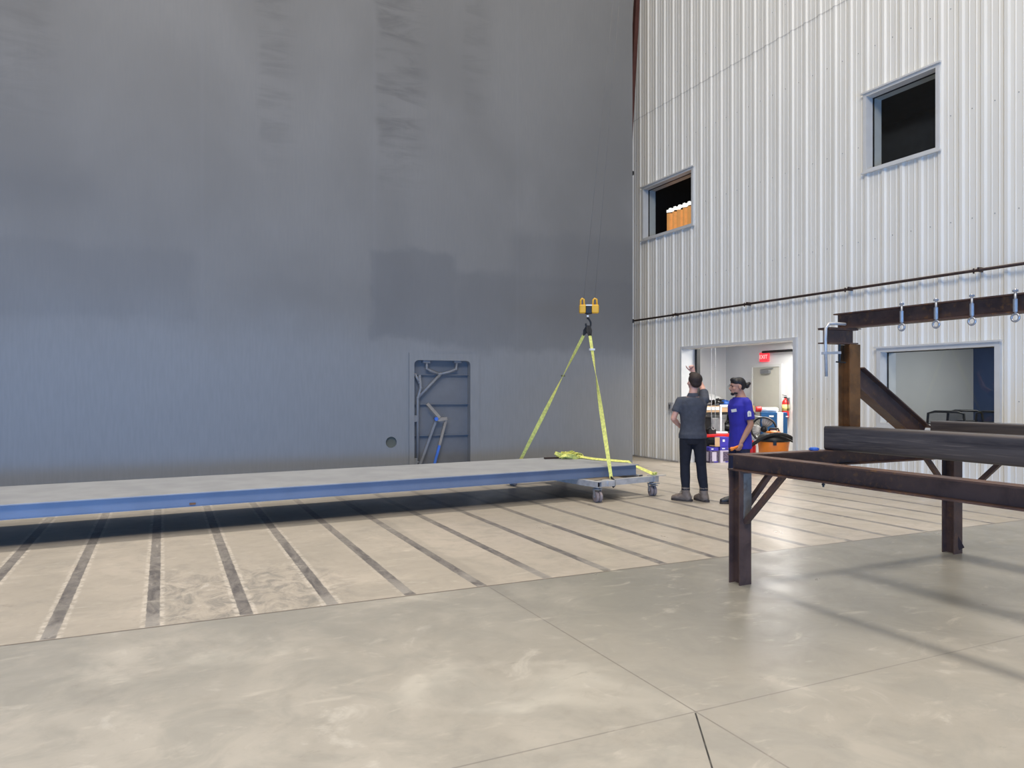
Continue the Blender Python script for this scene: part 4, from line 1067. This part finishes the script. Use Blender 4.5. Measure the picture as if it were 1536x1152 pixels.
# --- man in charcoal polo, back to the camera, right arm raised
t1 = 10.3; L1 = loc_at(1039, t1); a1, b1 = ray(1039)
rz1 = math.atan2(b1, a1) - PI / 2
P1 = dict(head=(.02, .015, 1.665), hyaw=math.radians(28), hpitch=math.radians(8),
          armL=((-.172, 0, 1.395), (-.262, -.05, 1.15), (-.17, .14, 1.03)), armR=((.168, .03, 1.41), (.135, .27, 1.585), (.010, .33, 1.80)),
          handL=((.8, .55, -.05), (0, -.3, -1), -1, .8), handR=((-.22, .15, .97), (-.3, -.9, .1), -1, 1.5),
          legL=((-.085, 0, .90), (-.105, .03, .50), (-.095, 0, .09)), legR=((.085, 0, .90), (.115, .03, .50), (.150, .02, .09)),
          footL=math.radians(70), footR=math.radians(35), hem=.875, hs=1.12, sleeve=.62, tr='trouser', bt='boot')
T1, w, R = person('person', 'man in charcoal polo and black trousers seen from behind, one arm raised', L1, rz1, 'skin', 'polo', P1)
h = MB(); h.ell(w(0, -.030, .035), (.097, .098, .092), R, 20).ell(w(0, -.055, -.010), (.082, .062, .066), R, 16).ell(w(0, .03, .088), (.064, .055, .038), R, 14)
remeshed(h, 'hair', 'hair', T1, .008, 2)
c = MB(); c.loft([((0, -.012, 1.455), .088, .078, 0), ((.004, -.008, 1.485), .076, .070, 0), ((.006, -.004, 1.510), .068, .064, 0)])
remeshed(c, 'collar', 'polo', T1, .008, 1)
MB().tube([(.163 * math.cos(a), -.0 + .113 * math.sin(a), .965) for a in [2 * PI * k / 32 for k in range(32)]], .012, 8, closed=True).build('belt', 'dark', T1, smooth=True)
for e in (-1, 1): MB().ell(w(e * .028, .078, .0), (.010, .006, .006), R, 8).build('eye', 'eye', T1, smooth=True)

# --- man in blue shirt, facing left, holding an orange tool
t2_ = 10.0; L2 = loc_at(1110, t2_)
fd = -(RR * math.cos(math.radians(14)) + FF * math.sin(math.radians(14)))
rz2 = math.atan2(fd.y, fd.x) - PI / 2
P2 = dict(head=(.0, .045, 1.60), hyaw=math.radians(-6), hpitch=math.radians(-2),
          armL=((-.165, -.005, 1.375), (-.215, -.03, 1.09), (-.185, .09, .86)), armR=((.165, 0, 1.375), (.205, -.04, 1.10), (.19, .0, .86)),
          handL=((.05, .25, -.95), (.9, .3, .1), 1, .9), handR=((0, .25, -.95), (-.9, .3, .1), -1, .4),
          legL=((-.085, 0, .88), (-.10, .02, .48), (-.10, -.02, .09)), legR=((.085, 0, .88), (.10, .04, .48), (.10, .02, .09)),
          footL=math.radians(8), footR=math.radians(-8), hem=.76, sleeve=.78, inf=.014, hs=1.05, tr='trouser2', bt='dark')
T2, w, R = person('person', 'bearded man in royal blue t-shirt with tied-back black hair, holding an orange tool', L2, rz2, 'skin2', 'tee', P2)
h = MB(); h.ell(w(0, -.028, .042), (.084, .094, .080), R, 20).ell(w(0, -.05, .0), (.078, .066, .06), R, 16).ell(w(0, .045, .085), (.058, .045, .032), R, 14)
h.ell(w(0, .012, .055), (.080, .070, .062), R, 18)
h.ell(w(0, -.135, .005), (.042, .036, .040), R, 14).ell(w(0, -.165, .030), (.028, .026, .024), R, 10).ell(w(0, -.105, .01), (.035, .04, .03), R, 10)
remeshed(h, 'hair', 'hair2', T2, .007, 2)
h = MB(); h.ell(w(0, .062, -.095), (.034, .026, .024), R, 12).ell(w(-.035, .035, -.085), (.016, .03, .020), R, 10).ell(w(.035, .035, -.085), (.016, .03, .020), R, 10).ell(w(0, .089, -.051), (.022, .008, .006), R, 10)
remeshed(h, 'beard', 'hair2', T2, .005, 1)
for e in (-1, 1):
    MB().ell(w(e * .028, .077, -.002), (.010, .006, .006), R, 8).build('eye', 'eye', T2, smooth=True)
    MB().ell(w(e * .030, .086, .020), (.020, .006, .005), R, 8).build('eyebrow', 'hair2', T2, smooth=True)
g = MB()
for e in (-1, 1):
    g.tube([w(e * .032 + .022 * math.cos(a), .100, -.004 + .017 * math.sin(a)) for a in [2 * PI * k / 14 for k in range(14)]], .0014, 6, closed=True)
    g.tube([w(e * .054, .098, 0), w(e * .078, .04, .002), w(e * .080, -.01, 0)], .0012, 6)
g.tube([w(-.010, .102, 0), w(.010, .102, 0)], .0018, 6)
g.build('glasses', 'dark', T2, smooth=True)
# name tag on chest, tag shaped badge on sleeve
MB().box(-.042, .042, -.003, .003, -.020, .020, Matrix.Translation((-.075, .136, 1.275)) @ Euler((math.radians(-8), math.radians(8), math.radians(20))).to_matrix().to_4x4()).build('name_tag', 'white', T2)
bdg = MB(); mtx = Matrix.Translation((-.268, .025, 1.235)) @ Euler((0, math.radians(4), math.radians(95))).to_matrix().to_4x4()
pr = [(-.028, -.035), (.028, -.035), (.028, .02), (.012, .040), (-.012, .040), (-.028, .02)]
lo = [bdg.b.verts.new(mtx @ V((u, -.002, v))) for u, v in pr]; hi = [bdg.b.verts.new(mtx @ V((u, .004, v))) for u, v in pr]
for k in range(6): bdg.b.faces.new([lo[k], lo[(k + 1) % 6], hi[(k + 1) % 6], hi[k]])
bdg.b.faces.new(lo[::-1]); bdg.b.faces.new(hi); bdg.build('sleeve_emblem', 'white', T2)
MB().box(-.009, .009, .004, .006, -.018, .012, mtx).build('emblem_mark', 'paint2', T2)
# orange tool in hand
m2 = Matrix.Translation(L2) @ Matrix.Rotation(rz2, 4, 'Z')
hc_ = m2 @ V((-.155, .135, .795)); ax = (m2.to_3x3() @ V((-.15, 1, -.28))).normalized()
og = thing('orange_tool', 'orange handheld tool gripped in the hand of the bearded man', 'tool', hc_)
MB().limb([-ax * .10, -ax * .03, ax * .05, ax * .095], [.020, .017, .018, .026], 12).build('tool_handle', 'orange', og, smooth=True)
MB().limb([ax * .10, ax * .125], [.012, .008], 10).build('tool_tip', 'dark', og, smooth=True)

# ================================================================= LIGHTS
def area(name, loc, target, size, power, color=(1, 1, 1), sy=None, spread=180):
    d = bpy.data.lights.new(name, 'AREA'); d.energy = power; d.color = color; d.size = size
    if sy: d.shape = 'RECTANGLE'; d.size_y = sy
    d.spread = math.radians(spread)
    o = bpy.data.objects.new(name, d); C.objects.link(o); o.location = loc
    o.rotation_euler = (V(target) - V(loc)).to_track_quat('-Z', 'Y').to_euler(); return o
sd = bpy.data.lights.new('roof_light', 'SUN'); sd.energy = 2.1; sd.angle = math.radians(9); sd.color = (1, .92, .80)
so = bpy.data.objects.new('roof_light', sd); C.objects.link(so); so.location = (2, 8, 16); so.rotation_euler = V((0.0, -.07, -1)).to_track_quat('-Z', 'Y').to_euler()
area('high_bay_light', (6.0, 3.5, 17), (5.8, 4.0, 0), 6, 520, (1, .95, .87))
area('high_bay_light', (-2.5, 2.5, 17), (-2.0, 3.0, 0), 6, 480, (1, .94, .85))
area('wall_fill_light', (-2.0, -3.0, 14), (4.5, 13, 5.0), 8, 1750, (1, .92, .81), 4)  # fill lamp added to brighten both walls, not a hall fixture
area('daylight_door', (-6.5, 0.5, 1.0), (0.5, 12.5, .4), 6, 330, (.13, .42, 1.0), 1.6, 140)
area('daylight_door', (0.0, -7.0, 1.0), (3.5, 12.5, .2), 10, 720, (.13, .42, 1.0), 1.6, 140)
area('store_room_light', (11.5, 11.2, RZ - .06), (11.5, 11.2, 0), 1.4, 130, (1, .98, .95))
area('meeting_room_light', (12.0, 6.8, RZ - .06), (12.0, 6.8, 0), 1.0, 60, (1, .98, .95))
area('upstairs_fill', (12.8, 10.5, 7.1), (12.8, 10.5, 4), 2.0, 9, (.9, .95, 1))  # faint fill added to lift the dark rooms behind the upper windows
W_ = bpy.data.worlds.new('hall_ambient'); W_.use_nodes = True; bpy.context.scene.world = W_
bg = W_.node_tree.nodes['Background']; bg.inputs[0].default_value = (1.0, .985, .955, 1); bg.inputs[1].default_value = .05

# ================================================================= CAMERA
cd = bpy.data.cameras.new('camera'); cam = bpy.data.objects.new('camera', cd); C.objects.link(cam)
cam.location = (0, 0, EYE); cam.rotation_euler = (PI / 2, 0, -YAW); cd.sensor_width = 36; cd.lens = FPX / 1536 * 36; cd.shift_y = 9 / 1536
cd.clip_start = .05; cd.clip_end = 200
sc_ = bpy.context.scene; sc_.camera = cam
sc_.view_settings.view_transform = 'Standard'; sc_.view_settings.look = 'None'; sc_.view_settings.exposure = 0
sc_.cycles.use_denoising = True; sc_.cycles.max_bounces = 6
